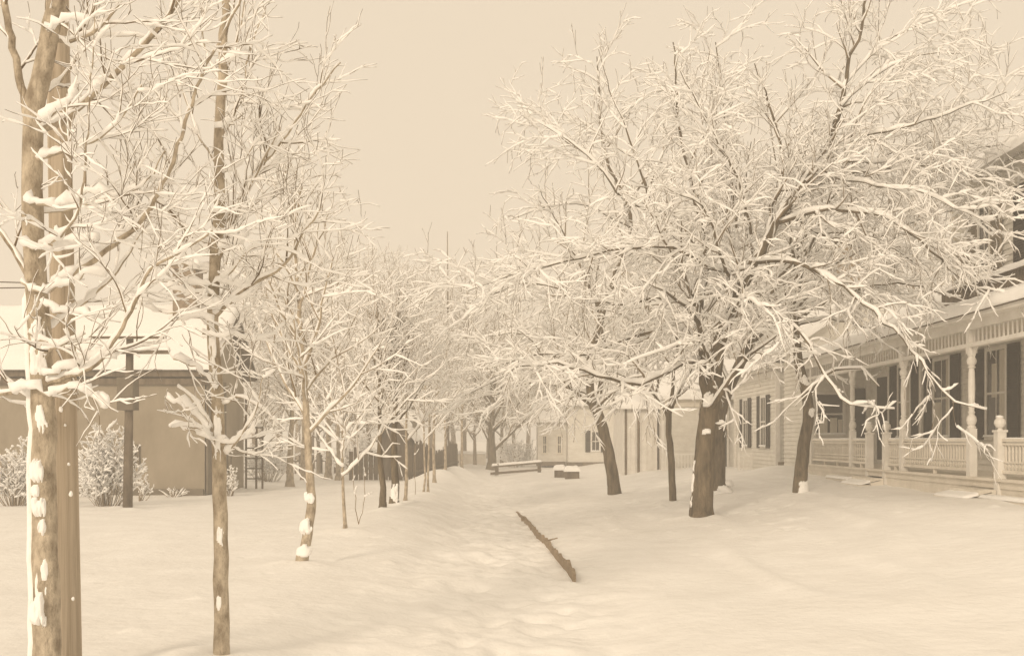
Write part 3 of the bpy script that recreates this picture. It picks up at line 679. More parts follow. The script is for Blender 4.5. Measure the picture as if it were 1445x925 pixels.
for (px, Y, sc) in ((655, 72, 1.0), (690, 84, 1.0), (725, 92, .95), (762, 80, .9), (610, 78, 1.05), (640, 96, 1.2), (708, 70, .62), (745, 100, 1.2), (790, 88, 1.0), (670, 62, .6)):
    far_tree(k % 4, px, Y, sc, rnd.uniform(0, 6.28), L1, G1); k += 1
for (px, Y, sc) in ((360, 52, .75), (395, 60, .95), (440, 58, .85), (485, 64, .95), (520, 56, .75), (555, 66, 1.0), (585, 60, .85), (420, 75, 1.15), (500, 80, 1.2), (370, 46, .5), (450, 50, .5), (505, 50, .5), (545, 85, 1.2)):
    far_tree(k % 4, px, Y, sc, rnd.uniform(0, 6.28), L2, G2); k += 1
for (px, Y, sc) in ((830, 74, 1.0), (880, 70, 1.1), (930, 62, 1.0), (985, 58, .95), (1060, 52, .9), (1130, 50, .9), (1200, 46, .85), (1290, 42, .8)):
    far_tree(k % 4, px, Y, sc, rnd.uniform(0, 6.28), L3, G3); k += 1

# ================================================================== SHRUBS
def shrub(px, py, Y, w_, h_, label, seed, n=26, name='shrub', dens=1.0, group=None):
    sp = dict(maxlev=4, gap=[0, 0, .16/dens, .12/dens, .1], ang=[(0, 0), (0, 0), (20, 50), (25, 55), (25, 55)], lift=[0, 0, .15, .1, .05], len=[0, 0, h_*.35, h_*.18, h_*.08],
        rad=[0, 0, .010, .007, .006], pts=[0, 0, 5, 4, 3], wander=[0, 0, .12, .15, .2], trop=[0, 0, .04, .02, 0], rmin=.006, minlen=.12)
    t = Tree(seed, sp); rnd = t.r; b = at(px, py, Y); b.z = gz(b.x, Y)
    for i in range(n):
        a = rnd.uniform(0, 6.28); r = math.sqrt(rnd.random())*w_*.5; h = h_*rnd.uniform(.6, 1.05)*(1-.45*(r/(w_*.5))**2)
        e = b+Vector((math.cos(a)*r, math.sin(a)*r*.8, h)); s_ = b+Vector((math.cos(a)*r*.35, math.sin(a)*r*.3, -.02))
        t.limb([s_, s_.lerp(e, .5)+Vector((math.cos(a)*.06, 0, .04)), e], .014, .006, 1, .18, .015, True, .2)
    emit(t, name, b, label, 'shrub', group, 'twig_pale', 'twig_pale', lambda r, l: .046, thick=.02, k1=4, k2=3, ks=4, gaps=.08)
shrub(150, 719, 25.2, 1.7, 1.95, 'broad snow filled bush between the near pole and the crossarm pole', 301, 40)
shrub(22, 719, 25.5, 1.5, 1.6, 'snow filled bush at the left edge of the picture', 302, 34)
shrub(197, 700, 28, .7, .95, 'small upright bush right of the crossarm pole', 303, 10)
shrub(245, 697, 30, 1.1, .35, 'low snowy shrub at the foot of the grey building wall', 304, 14)
shrub(325, 692, 30.3, .75, .85, 'rounded snow capped bush behind the second street tree', 305, 22, dens=1.2)
shrub(378, 680, 40, 2.6, 1.7, 'thicket of snowy brush right of the trellis', 306, 30)
shrub(505, 672, 48, 3.4, 1.9, 'distant snowy brush left of the dark shed', 307, 26)
shrub(728, 655, 62, 3.4, 1.9, 'distant snowy brush behind the rail barrier', 308, 26)
# ================================================================== BUILDINGS: helpers
def clap_x(mb, x0, x1, y, z0, z1, p=.14):      # clapboards on a wall facing -y (towards the camera)
    z = z0
    while z < z1-.01:
        h = min(p, z1-z); mb.prism([(y-.034, z), (y-.002, z+h), (y+.05, z+h), (y+.05, z)], 'x', x0, x1); z += p
def clap_y(mb, x, y0, y1, z0, z1, p=.14):      # wall facing -x
    z = z0
    while z < z1-.01:
        h = min(p, z1-z); mb.prism([(x-.034, z), (x-.002, z+h), (x+.05, z+h), (x+.05, z)], 'y', y0, y1); z += p
def frame_box(mb, face, a0, a1, d, z0, z1, w_=.09, proud=.05, back=.02):
    """a rectangular frame on the wall; face 'x': wall at x=d facing -x, spans y a0..a1; face 'y': wall at y=d facing -y"""
    def bx(p0, p1, q0, q1):
        if face == 'x': mb.box(d-proud, d+back, p0, p1, q0, q1)
        else: mb.box(p0, p1, d-proud, d+back, q0, q1)
    bx(a0, a0+w_, z0+w_, z1-w_); bx(a1-w_, a1, z0+w_, z1-w_); bx(a0, a1, z1-w_, z1); bx(a0-.03, a1+.03, z0, z0+w_)
def fbox(face, a0, a1, d0, d1, z0, z1, mb=None):
    mb = mb or MB()
    if face == 'x': mb.box(d0, d1, a0, a1, z0, z1)
    else: mb.box(a0, a1, d0, d1, z0, z1)
    return mb
def window(par, face, a0, a1, d, z0, z1, shutters=0, curtain=None, mull=True, snow=True, sm='shutter', frame='white_paint', only=(1, 1), label=None):
    """window > frame, pane, sill snow; shutters beside it"""
    mb = MB(); frame_box(mb, face, a0, a1, d, z0, z1)
    zm = (z0+z1)/2; am = (a0+a1)/2
    fbox(face, a0+.09, a1-.09, d-.042, d+.01, zm-.025, zm+.025, mb)
    if mull: fbox(face, am-.015, am+.015, d-.034, d+.01, z0+.09, zm-.025, mb); fbox(face, am-.015, am+.015, d-.034, d+.01, zm+.025, z1-.09, mb)
    wn = mb.build('window', frame, par, label=label)
    fbox(face, a0+.085, a1-.085, d-.026, d+.005, z0+.085, z1-.085).build('pane', 'glass', wn)
    if curtain:
        c = MB()
        for (f0, f1, g0, g1) in curtain:
            fbox(face, a0+.1+(a1-a0-.2)*f0, a0+.1+(a1-a0-.2)*f1, d-.032, d-.024, z0+.1+(z1-z0-.2)*g0, z0+.1+(z1-z0-.2)*g1, c)
        c.build('curtain', 'curtain', wn)
    if snow:
        if face == 'x': snow_slab((d-.09, a0, z0+.09), (d-.04, a0, z0+.09), (d-.04, a1, z0+.09), (d-.09, a1, z0+.09), .04, 'snow', wn, 4, 10, 3, .01)
        else: snow_slab((a0, d-.09, z0+.09), (a1, d-.09, z0+.09), (a1, d-.045, z0+.09), (a0, d-.045, z0+.09), .04, 'snow', wn, 10, 4, 3, .01)
    if shutters:
        for k, (s0, s1) in enumerate(((a0-shutters-.02, a0-.02), (a1+.02, a1+.02+shutters))):
            if not only[k]: continue
            sh = MB(); 
            fbox(face, s0, s0+.05, d-.06, d-.022, z0, z1, sh); fbox(face, s1-.05, s1, d-.06, d-.022, z0, z1, sh)
            for q in (z0, (z0+z1)/2-.03, z1-.07): fbox(face, s0+.05, s1-.05, d-.058, d-.024, q, q+.07, sh)
            z = z0+.08
            while z < z1-.1:
                if face == 'x': sh.hexa([(d-.056, s0+.05, z), (d-.05, s0+.05, z), (d-.05, s1-.05, z), (d-.056, s1-.05, z), (d-.036, s0+.05, z+.05), (d-.03, s0+.05, z+.05), (d-.03, s1-.05, z+.05), (d-.036, s1-.05, z+.05)])
                else: sh.hexa([(s0+.05, d-.056, z), (s1-.05, d-.056, z), (s1-.05, d-.05, z), (s0+.05, d-.05, z), (s0+.05, d-.036, z+.05), (s1-.05, d-.036, z+.05), (s1-.05, d-.03, z+.05), (s0+.05, d-.03, z+.05)])
                z += .06
            fbox(face, s0+.05, s1-.05, d-.028, d-.023, z0+.05, z1-.05, sh)
            sh.build('shutter', sm, par)
    return wn

# ================================================================== PORCH HOUSE (right)
h = root('porch_house', (11.5, 23, .55), 'white frame house with a long spindled porch at the right edge of the picture', 'house')
XW, XP, FZ = 11.2, 9.0, .98
mb = MB(); clap_y(mb, XW, 15.2, 31.0, .7, 4.75); mb.box(XW+.05, 17, 15.2, 31.0, .5, 4.75)
clap_y(mb, XW, 15.2, 25.0, 5.02, 8.0); mb.box(XW+.05, 17, 15.2, 25.0, 4.75, 8.0)
mb.build('wall', 'clapboard', h)
# wing wall closing the far end of the porch
mb = MB(); clap_x(mb, 9.15, 11.15, 31.05, .55, 4.6); mb.box(9.15, 17, 31.1, 33.3, .3, 4.6); clap_y(mb, 9.15, 31.05, 33.3, .55, 4.6)
mb.build('wing_wall', 'clapboard', h)
MB().box(9.08, 9.2, 30.98, 31.1, .5, 4.5).build('corner_board', 'white_paint', h)
MB().box(11.05, 11.19, 30.93, 31.03, .98, 4.2).build('corner_board', 'white_paint', h)
# floor, skirt
mb = MB()
y = 15.4
while y < 30.9:
    mb.box(8.93, XW-.03, y, y+.10, .93, FZ); y += .104
mb.build('floor', 'tan_paint', h)
mb = MB(); mb.box(9.02, 9.06, 15.4, 24.0, .52, .93); mb.box(9.02, 9.06, 25.05, 31, .52, .93); mb.box(8.99, 9.02, 15.4, 31, .80, .93)
y = 15.4
mb.build('skirt', 'tan_paint', h)
MB().box(9.07, 9.2, 15.4, 31, .3, .70).build('foundation', 'stone', h)
# entry steps in the gap at y 24..25.1 and at 18.4..19.6
for k, (ya, yb) in enumerate(((23.9, 25.2), (18.35, 19.65))):
    mb = MB()
    for i in range(2): mb.box(8.93-.3*(i+1), 8.95-.3*i, ya, yb, .4, .93-.16*(i+1))
    st = mb.build('steps', 'tan_paint', h)
    snow_slab((8.35, ya, .62), (8.88, ya, .74), (8.88, yb, .74), (8.35, yb, .62), .03, 'snow', st, 14, 14, k+2, .0)
# ledge board with snow before the skirt
mb = MB().box(8.62, 8.95, 16, 18.3, .58, .66).box(8.6, 8.95, 25.4, 27.2, .62, .70); mb.build('ledge', 'tan_paint', h)
snow_slab((8.6, 16, .66), (8.93, 16, .66), (8.93, 18.3, .66), (8.6, 18.3, .66), .03, 'snow', h, 6, 24, 4, .0)
snow_slab((8.58, 25.4, .70), (8.93, 25.4, .70), (8.93, 27.2, .70), (8.58, 27.2, .70), .03, 'snow', h, 6, 20, 5, .0)
# posts
def post(y, x=XP+.08):
    mb = MB(); mb.box(x-.075, x+.075, y-.075, y+.075, .98, 1.92)
    mb.lathe(x, y, [(1.92, .075), (1.95, .088), (1.98, .06), (2.02, .085), (2.08, .098), (2.15, .085), (2.20, .05), (2.24, .07), (2.27, .05), (2.35, .058), (2.7, .068), (3.02, .06), (3.1, .05), (3.13, .08), (3.16, .055), (3.2, .085), (3.25, .095), (3.3, .08), (3.34, .055), (3.37, .078), (3.40, .078)], 12)
    mb.box(x-.078, x+.078, y-.078, y+.078, 3.40, 3.90)
    p = mb.build('post', 'white_paint', h)
    # scroll brackets either side
    for s in (-1, 1):
        b = MB(); q = []
        for i in range(7):
            a = i/6*math.pi/2; q.append((y+s*(.09+.34*(1-math.cos(a))), 3.22+.34*math.sin(a)))
        prof = q+[(y+s*.43, 3.60), (y+s*.09, 3.60)]
        if s > 0: prof = prof[::-1]
        b.prism(prof, 'x', x-.02, x+.02).build('bracket', 'white_paint', p)
for y in (16.2, 19.6, 23.0, 26.45, 29.95): post(y)
def newel(y, x=XP+.04, top=2.0):
    mb = MB(); mb.box(x-.08, x+.08, y-.08, y+.08, .62, top-.16); mb.box(x-.1, x+.1, y-.1, y+.1, top-.16, top-.12)
    mb.lathe(x, y, [(top-.12, .05), (top-.09, .04), (top-.06, .075), (top, .105), (top+.06, .095), (top+.11, .05), (top+.13, .01)], 12)
    n = mb.build('newel', 'white_paint', h)
    m2 = MB(); m2.blob((x, y, top+.12), .07, .07, .035, 3, .15).build('snow', 'snow', n, smooth=True)
for y in (18.38, 23.95, 25.1): newel(y)
def railing(y0, y1):
    x = XP+.08; mb = MB(); mb.box(x-.05, x+.05, y0, y1, 1.66, 1.72); mb.box(x-.035, x+.035, y0, y1, 1.60, 1.64); mb.box(x-.04, x+.04, y0, y1, 1.08, 1.14); mb.box(x-.02, x+.02, y0, y1, 1.27, 1.30)
    n = int((y1-y0)/.125); d = (y1-y0)/n
    for i in range(n):
        c = y0+(i+.5)*d; s = .019
        # sawn baluster: narrow above, lozenge below
        mb.prism([(c-s, 1.30), (c+s, 1.30), (c+s, 1.42), (c+s*1.5, 1.47), (c+s*.7, 1.52), (c+s*1.4, 1.60), (c-s*1.4, 1.60), (c-s*.7, 1.52), (c-s*1.5, 1.47), (c-s, 1.42)], 'x', x-.012, x+.012)
        mb.prism([(c, 1.14), (c+d*.36, 1.205), (c, 1.27), (c-d*.36, 1.205)], 'x', x-.012, x+.012)
    n = max(2, int((y1-y0)/1.1))
    for i in range(1, n): c = y0+(y1-y0)*i/n; mb.box(x-.03, x+.03, c-.03, c+.03, .98, 1.08)
    r = mb.build('railing', 'tan_paint', h)
    snow_slab((x-.045, y0+.05, 1.72), (x+.045, y0+.05, 1.72), (x+.045, y1-.05, 1.72), (x-.045, y1-.05, 1.72), .018, 'snow', r, 5, 40, 6, .0)
railing(16.3, 18.3); railing(19.68, 22.92); railing(23.08, 23.86); railing(25.19, 26.37); railing(26.53, 29.87)
railing(15.0, 16.1)
# beam, spindle frieze, fascia, ceiling
MB().box(XP+.0, XP+.16, 15, 31.0, 3.52, 3.60).build('beam', 'white_paint', h)
mb = MB(); y = 15.0
while y < 31:
    mb.box(XP+.07, XP+.09, y, y+.04, 3.605, 3.86); y += .165
mb.build('spindle_frieze', 'white_paint', h)
MB().box(XP-.02, XP+.18, 15, 31.0, 3.86, 4.05).box(XP-.20, XP-.02, 15, 31.3, 4.02, 4.07).box(XP-.25, XP-.20, 15, 31.3, 4.02, 4.20).build('fascia', 'white_paint', h)
MB().box(XP+.18, XW-.03, 15, 31.0, 3.92, 3.96).build('ceiling', 'tan_paint', h)
mb = MB(); mb.hexa([(8.72, 15, 4.1), (11.17, 15, 4.1), (11.17, 31.3, 4.1), (8.72, 31.3, 4.1), (8.72, 15, 4.2), (11.17, 15, 4.98), (11.17, 31.3, 4.98), (8.72, 31.3, 4.2)])
mb.build('porch_roof', 'dark_wood', h)
snow_slab((8.74, 15, 4.2), (11.1, 15, 4.98), (11.1, 31.3, 4.98), (8.74, 31.3, 4.2), .13, 'roof_snow', h, 26, 80, 7, .06)
# low wing roof beyond the upper storey
mb = MB(); mb.prism([(11.0, 4.76), (17.2, 4.76), (14.2, 6.3)], 'y', 25.05, 33.6); mb.build('wing_roof', 'dark_wood', h)
snow_slab((10.95, 25.1, 4.98), (14.15, 25.1, 6.42), (14.15, 33.7, 6.42), (10.95, 33.7, 4.98), .16, 'roof_snow', h, 24, 50, 8, .06)
mb = MB(); mb.hexa([(8.9, 30.9, 4.6), (11, 30.9, 4.6), (11, 33.5, 4.6), (8.9, 33.5, 4.6), (8.9, 30.9, 4.66), (11.0, 30.9, 4.97), (11.0, 33.5, 4.97), (8.9, 33.5, 4.66)]); mb.build('wing_eave', 'white_paint', h)
# windows on the porch wall (facing -x)
for k, (yc, w_, kind) in enumerate(((17.0, 1.0, 0), (20.2, 1.0, 0), (22.85, 1.05, 1), (25.75, 1.05, 2), (28.2, 1.0, 1))):
    cur = {0: None, 1: [(0, .32, 0, 1), (.45, .75, .45, .85)], 2: [(.55, 1, 0, .45), (0, .2, 0, 1)]}[kind]
    window(h, 'x', yc-w_/2, yc+w_/2, XW-.02, 1.70, 3.85, .52, cur)
mb = MB(); frame_box(mb, 'x', 29.3, 30.4, XW-.02, .98, 3.7, .12); dr = mb.build('door', 'white_paint', h)
MB().box(XW-.06, XW-.03, 29.42, 30.28, 1.1, 3.58).build('door_leaf', 'shutter', dr)
MB().box(XW-.10, XW-.02, 26.92, 27.08, 1.1, 3.9).build('pilaster', 'white_paint', h)
# wide window at the far end
window(h, 'y', 9.42, 10.42, 31.03, 1.80, 3.20, .0, [(.12, .42, 0, .42), (.52, .8, 0, .40), (.84, 1, 0, .36)], mull=False)
MB().box(10.55, 10.60, 30.93, 31.02, .98, 4.0).build('trim_strip', 'white_paint', h)
MB().box(10.62, 11.02, 30.96, 31.02, 1.0, 3.3).build('shutter', 'shutter', h)
# upper storey
mb = MB()
for (yc) in (18.0, 21.0): window(h, 'x', yc-.5, yc+.5, XW-.02, 5.4, 7.3, .5)
window(h, 'x', 23.1, 23.75, XW-.02, 5.45, 7.3, .5, sm='shutter_pale')  # farther tan shutter also stands in for wall that is only shaded
MB().box(XW-.05, XW-.015, 24.3, 24.88, 5.5, 6.3).build('wall_shade_patch', 'shutter_pale', h)  # dark tan slab: shade on the wall put in as colour
MB().box(XW-.10, XW+.04, 24.9, 25.06, 5.0, 8.0).build('corner_board', 'tan_paint', h)
# carved balcony apron above the porch roof
mb = MB(); y = 15.0
while y < 23.6:
    mb.box(10.72, 10.76, y, y+.07, 5.03, 5.30); mb.prism([(y+.035, 4.98), (y+.08, 5.05), (y+.035, 5.12), (y-.01, 5.05)], 'x', 10.7, 10.74); y += .13
mb.box(10.68, 10.80, 15, 23.7, 5.30, 5.36); mb.box(10.7, 10.78, 23.6, 23.7, 4.85, 5.30)
ba = mb.build('balcony_apron', 'dark_wood', h)
snow_slab((10.62, 15, 5.36), (10.84, 15, 5.36), (10.84, 23.7, 5.36), (10.62, 23.7, 5.36), .11, 'snow', ba, 7, 60, 9, .04)
MB().box(10.76, XW-.01, 23.75, 24.85, 4.9, 5.38).build('side_panel', 'dark_wood', h)
snow_slab((10.72, 23.72, 5.38), (XW-.03, 23.72, 5.38), (XW-.03, 24.9, 5.38), (10.72, 24.9, 5.38), .07, 'snow', h, 8, 14, 2, .03)
mb = MB(); mb.prism([(10.8, 8.0), (17.2, 8.0), (14, 10)], 'y', 15, 25.2); mb.build('main_roof', 'white_paint', h)
snow_slab((10.75, 15, 8.02), (14, 15, 10.05), (14, 25.25, 10.05), (10.75, 25.25, 8.02), .15, 'roof_snow', h, 22, 40, 11, .08)

# ================================================================== WHITE CLAPBOARD HOUSE
h = root('clapboard_house', (11, 37, .5), 'white clapboard house with two pairs of dark shutters, behind the bent tree', 'house')
X0 = 9.0
mb = MB(); clap_y(mb, X0, 33.75, 40, .42, 4.1); mb.box(X0+.05, 15, 33.75, 40, .2, 4.1)
clap_x(mb, X0+.0, 15, 33.7, .95, 4.1); mb.build('wall', 'clapboard', h)
MB().box(X0+.02, 15, 33.62, 33.74, .2, .95).build('foundation', 'shutter_pale', h)
MB().box(X0-.06, X0+.1, 33.64, 33.76, .4, 4.1).build('corner_board', 'white_paint', h)
MB().box(X0-.06, X0+.0, 39.85, 40.02, .4, 4.1).build('corner_board', 'white_paint', h)
MB().box(X0-.35, X0-.02, 33.45, 40.3, 4.1, 4.28).box(X0-.35, 15.3, 33.40, 33.66, 4.1, 4.28).box(X0-.06, X0-.02, 33.8, 40, 3.86, 4.08).build('eave', 'white_paint', h)
mb = MB(); mb.prism([(X0-.35, 4.29), (15.35, 4.29), (12, 6.6)], 'y', 33.7, 40.2); mb.build('roof', 'clapboard', h)
snow_slab((X0-.4, 33.4, 4.3), (12, 33.4, 6.62), (12, 40.3, 6.62), (X0-.4, 40.3, 4.3), .18, 'roof_snow', h, 30, 40, 12, .08)
for yc in (35.35, 38.05): window(h, 'x', yc-.42, yc+.42, X0-.02, 1.40, 3.28, .42)
MB().box(12.1, 12.8, 36.5, 37.2, 6.0, 8.6).box(12.0, 12.9, 36.4, 37.3, 8.6, 8.8).build('chimney', 'brick', h)
# side porch and low wing facing the camera
h = root('low_wing_house', (7.6, 42, .4), 'low white clapboard house with a picket rail, between the slender tree and biggest tree', 'house')
mb = MB(); clap_x(mb, 6.25, 8.95, 41.0, .45, 3.3, .13); mb.box(6.25, 12, 41.06, 46, .2, 3.3); mb.build('wall', 'clapboard', h)
MB().box(6.05, 9.2, 40.7, 40.98, 3.3, 3.45).box(6.2, 9, 40.86, 40.96, 3.05, 3.3).build('eave', 'tan_paint', h)
MB().box(6.17, 6.29, 40.92, 41.04, .4, 3.05).build('corner_board', 'white_paint', h)
mb = MB(); mb.prism([(40.7, 3.46), (46.2, 3.46), (43.4, 5.1)], 'x', 6.05, 12.2); mb.build('roof', 'dark_wood', h)
snow_slab((6.0, 40.65, 3.47), (12.2, 40.65, 3.47), (12.2, 43.4, 5.12), (6.0, 43.4, 5.12), .16, 'roof_snow', h, 30, 20, 13, .07)
window(h, 'y', 7.62, 8.1, 40.97, 1.2, 2.85, .0)
mb = MB(); frame_box(mb, 'y', 8.2, 8.95, 40.97, .5, 2.9, .09); dr = mb.build('door', 'white_paint', h)
MB().box(8.28, 8.86, 40.94, 40.962, .6, 2.8).build('door_leaf', 'shutter', dr)
mb = MB(); mb.box(6.0, 7.6, 39.9, 39.96, 1.08, 1.15); mb.box(6.0, 7.6, 39.9, 39.96, .5, .56)
x = 6.02
while x < 7.6: mb.box(x, x+.05, 39.915, 39.945, .56, 1.08); x += .13
mb.build('picket_rail', 'white_paint', h)
mb = MB(); mb.box(8.7, 8.76, 36.2, 36.26, .3, 1.2).box(8.25, 8.31, 36.2, 36.26, .3, 1.2).box(8.31, 8.7, 36.21, 36.25, 1.1, 1.15).box(8.31, 8.7, 36.21, 36.25, .55, .6).box(8.45, 8.48, 36.21, 36.25, .6, 1.1)
o = mb.build('low_gate', 'white_paint', None); tag(o, 'small white railed gate at the left corner of the shuttered clapboard house', 'gate')
# board and batten shed
h = root('batten_shed', (5.4, 43, .3), 'pale board and batten shed right of the leaning tree', 'shed')
mb = MB(); mb.box(4.7, 6.15, 42, 46, .1, 3.1); x = 4.7
while x < 6.12: mb.box(x, x+.05, 41.96, 42, .25, 3.08); x += .24
mb.build('wall', 'white_paint', h)
MB().box(4.78, 4.86, 41.95, 42.0, .2, 3.0).build('dark_post', 'dark_wood', h)
MB().box(5.30, 5.40, 41.94, 42.0, .2, 2.9).build('dark_post', 'dark_wood', h)
MB().prism([(41.8, 3.1), (46.2, 3.1), (44, 4.0)], 'x', 4.55, 6.3).build('roof', 'dark_wood', h)
snow_slab((4.5, 41.75, 3.1), (6.3, 41.75, 3.1), (6.3, 44, 4.02), (4.5, 44, 4.02), .16, 'roof_snow', h, 18, 18, 14, .06)
# far white house
h = root('distant_house', (5.3, 62, .3), 'distant white house with one dark shuttered window, behind the two crates', 'house')
mb = MB(); clap_x(mb, 3.4, 7.2, 60, .35, 3.9, .16); mb.box(3.4, 7.2, 60.06, 66, .1, 3.9); mb.box(1.6, 3.38, 61.5, 65, .1, 2.9); clap_x(mb, 1.6, 3.38, 61.44, .35, 2.9, .16)
mb.build('wall', 'clapboard', h)
MB().box(3.3, 7.3, 59.9, 59.98, .1, .34).box(1.5, 3.3, 61.3, 61.42, .1, .34).build('foundation', 'dark_wood', h)
window(h, 'y', 4.75, 5.35, 59.96, .95, 2.25, .30)
for x in (1.85, 2.75): window(h, 'y', x, x+.35, 61.4, .8, 2.0, .0, frame='tan_paint', snow=False)
mb = MB(); mb.prism([(59.7, 3.9), (66.3, 3.9), (63, 6.2)], 'x', 3.1, 7.5); mb.prism([(61.2, 2.9), (65.3, 2.9), (63.2, 4.1)], 'x', 1.4, 3.39); mb.build('roof', 'dark_wood', h)
snow_slab((3.0, 59.6, 3.9), (7.6, 59.6, 3.9), (7.6, 63, 6.22), (3.0, 63, 6.22), .2, 'roof_snow', h, 26, 18, 15, .08)
snow_slab((1.3, 61.1, 2.9), (3.35, 61.1, 2.9), (3.35, 63.2, 4.12), (1.3, 63.2, 4.12), .18, 'roof_snow', h, 18, 14, 16, .06)

# ================================================================== GREY BUILDING (left)
h = root('grey_building', (-13, 33, .0), 'plain grey walled building with a dark cornice and snowy roof at left', 'building')
mb = MB(); mb.box(-19, -9.6, 31, 35.5, -.2, 3.62); mb.prism([(31, 3.62), (35.5, 3.62), (33.25, 5.75)], 'x', -19, -9.6)
mb.build('wall', 'grey_wall', h)
MB().box(-19.2, -9.45, 30.8, 30.97, 3.66, 3.98).box(-19.1, -9.5, 30.88, 30.97, 3.42, 3.60).build('cornice', 'dark_wood', h)
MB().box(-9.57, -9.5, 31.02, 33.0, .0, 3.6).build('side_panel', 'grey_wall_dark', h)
mb = MB(); mb.hexa([(-19.3, 30.7, 3.86), (-9.2, 30.7, 3.86), (-9.2, 33.25, 5.95), (-19.3, 33.25, 5.95), (-19.3, 30.7, 3.98), (-9.2, 30.7, 3.98), (-9.2, 33.25, 6.07), (-19.3, 33.25, 6.07)])
mb.hexa([(-19.3, 33.26, 5.95), (-9.2, 33.26, 5.95), (-9.2, 35.85, 3.8), (-19.3, 35.85, 3.8), (-19.3, 33.26, 6.07), (-9.2, 33.26, 6.07), (-9.2, 35.85, 3.92), (-19.3, 35.85, 3.92)]); mb.build('roof', 'dark_wood', h)
snow_slab((-19.3, 30.68, 3.99), (-9.2, 30.68, 3.99), (-9.2, 33.25, 6.08), (-19.3, 33.25, 6.08), .2, 'roof_snow', h, 50, 20, 17, .04)
snow_slab((-9.2, 33.3, 6.08), (-9.2, 35.85, 3.93), (-19.3, 35.85, 3.93), (-19.3, 33.3, 6.08), .2, 'roof_snow', h, 20, 50, 18, .04)
mb = MB(); mb.box(-11.15, -10.4, 32.6, 33.4, 4.6, 7.5); mb.box(-11.25, -10.3, 32.5, 33.5, 7.3, 7.5)
ch = mb.build('chimney', 'brick', h); snow_slab((-11.3, 32.45, 7.5), (-10.25, 32.45, 7.5), (-10.25, 33.55, 7.5), (-11.3, 33.55, 7.5), .14, 'snow', ch, 12, 12, 19, .02)
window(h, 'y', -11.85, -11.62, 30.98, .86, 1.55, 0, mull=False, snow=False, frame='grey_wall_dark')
window(h, 'x', 33.45, 33.95, -9.62, .6, 1.5, 0, mull=False, snow=False, frame='tan_paint')
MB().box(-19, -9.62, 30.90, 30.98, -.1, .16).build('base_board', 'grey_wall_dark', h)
# trellis
t = root('trellis', (-9.2, 35.0, 0), 'tall square lattice trellis at the right corner of the grey building', 'trellis')
mb = MB()
for x in (-9.42, -9.06, -8.84): mb.box(x, x+.06, 35.0, 35.06, -.1, 2.2 if x > -9.4 else 3.2)
z = .3
while z < 2.2: mb.box(-9.36, -8.84, 35.01, 35.05, z, z+.05); z += .36
mb.build('lattice', 'dark_wood', t)
snow_slab((-9.42, 34.98, 2.2), (-8.8, 34.98, 2.2), (-8.8, 35.08, 2.2), (-9.42, 35.08, 2.2), .06, 'snow', t, 10, 5, 2, .01)
# dark shed
h = root('dark_shed', (-5.2, 46, 0), 'small dark shed behind the split pole trunks in the left row', 'shed')
MB().box(-6.0, -4.55, 45, 48, -.1, 1.75).prism([(-6.0, 1.75), (-4.55, 1.75), (-5.3, 2.7)], 'y', 45.01, 48).build('wall', 'dark_wood', h)
MB().hexa([(-6.15, 44.8, 1.6), (-5.3, 44.8, 2.72), (-5.3, 48.2, 2.72), (-6.15, 48.2, 1.6), (-6.15, 44.8, 1.68), (-5.3, 44.8, 2.8), (-5.3, 48.2, 2.8), (-6.15, 48.2, 1.68)]).hexa([(-5.3, 44.8, 2.72), (-4.4, 44.8, 1.6), (-4.4, 48.2, 1.6), (-5.3, 48.2, 2.72), (-5.3, 44.8, 2.8), (-4.4, 44.8, 1.68), (-4.4, 48.2, 1.68), (-5.3, 48.2, 2.8)]).build('roof', 'dark_wood', h)
snow_slab((-6.15, 44.8, 1.69), (-5.3, 44.8, 2.8), (-5.3, 48.2, 2.8), (-6.15, 48.2, 1.69), .09, 'roof_snow', h, 12, 16, 3, .02)
snow_slab((-5.3, 44.8, 2.8), (-4.4, 44.8, 1.69), (-4.4, 48.2, 1.69), (-5.3, 48.2, 2.8), .09, 'roof_snow', h, 12, 16, 4, .02)
# board fence receding along the walk
mb = MB(); rr = random.Random(4); yy = 40.0
while yy < 57:
    x = -3.9+(yy-40)*.045; ht = 1.35+rr.uniform(-.12, .12)+.25*math.sin(yy*.5)
    mb.box(x, x+.03, yy, yy+.17, -.1, ht); yy += .21
mb.hexa([(-3.86, 40, .4), (-3.8, 40, .4), (-3.04, 57, .4), (-3.1, 57, .4), (-3.86, 40, .48), (-3.8, 40, .48), (-3.04, 57, .48), (-3.1, 57, .48)])
x = -4.0
while x > -6.9: mb.box(x-.17, x, 42.0, 42.03, -.1, 1.25+rr.uniform(-.15, .15)); x -= .21
fr = root('board_fence', (-3.9, 42, 0), 'weathered upright board fence running back along the left side of the walk', 'fence')
mb.build('boards', 'dark_wood', fr)
# low wall beyond stout tree
fr = root('low_wall', (-3, 64, 0), 'low pale wall left of the stout distant tree', 'wall')
MB().box(-4.6, -1.7, 64, 64.3, -.1, .85).build('masonry', 'tan_paint', fr); snow_slab((-4.6, 63.95, .85), (-1.7, 63.95, .85), (-1.7, 64.35, .85), (-4.6, 64.35, .85), .12, 'snow', fr, 20, 6, 3, .02)
# back fence at left lawn
fr = root('picket_fence', (-9, 50, 0), 'low broken picket fence far behind the left lawn trees', 'fence')
mb = MB(); x = -12.5
while x < -6.5:
    mb.box(x, x+.09, 50, 50.03, -.1, .95+rr.uniform(-.1, .1)); x += .22
mb.box(-12.5, -6.5, 50.03, 50.07, .6, .68); mb.build('pickets', 'dark_wood', fr)
snow_slab((-12.5, 49.98, .98), (-6.5, 49.98, .98), (-6.5, 50.05, .98), (-12.5, 50.05, .98), .05, 'snow', fr, 40, 4, 3, .0)

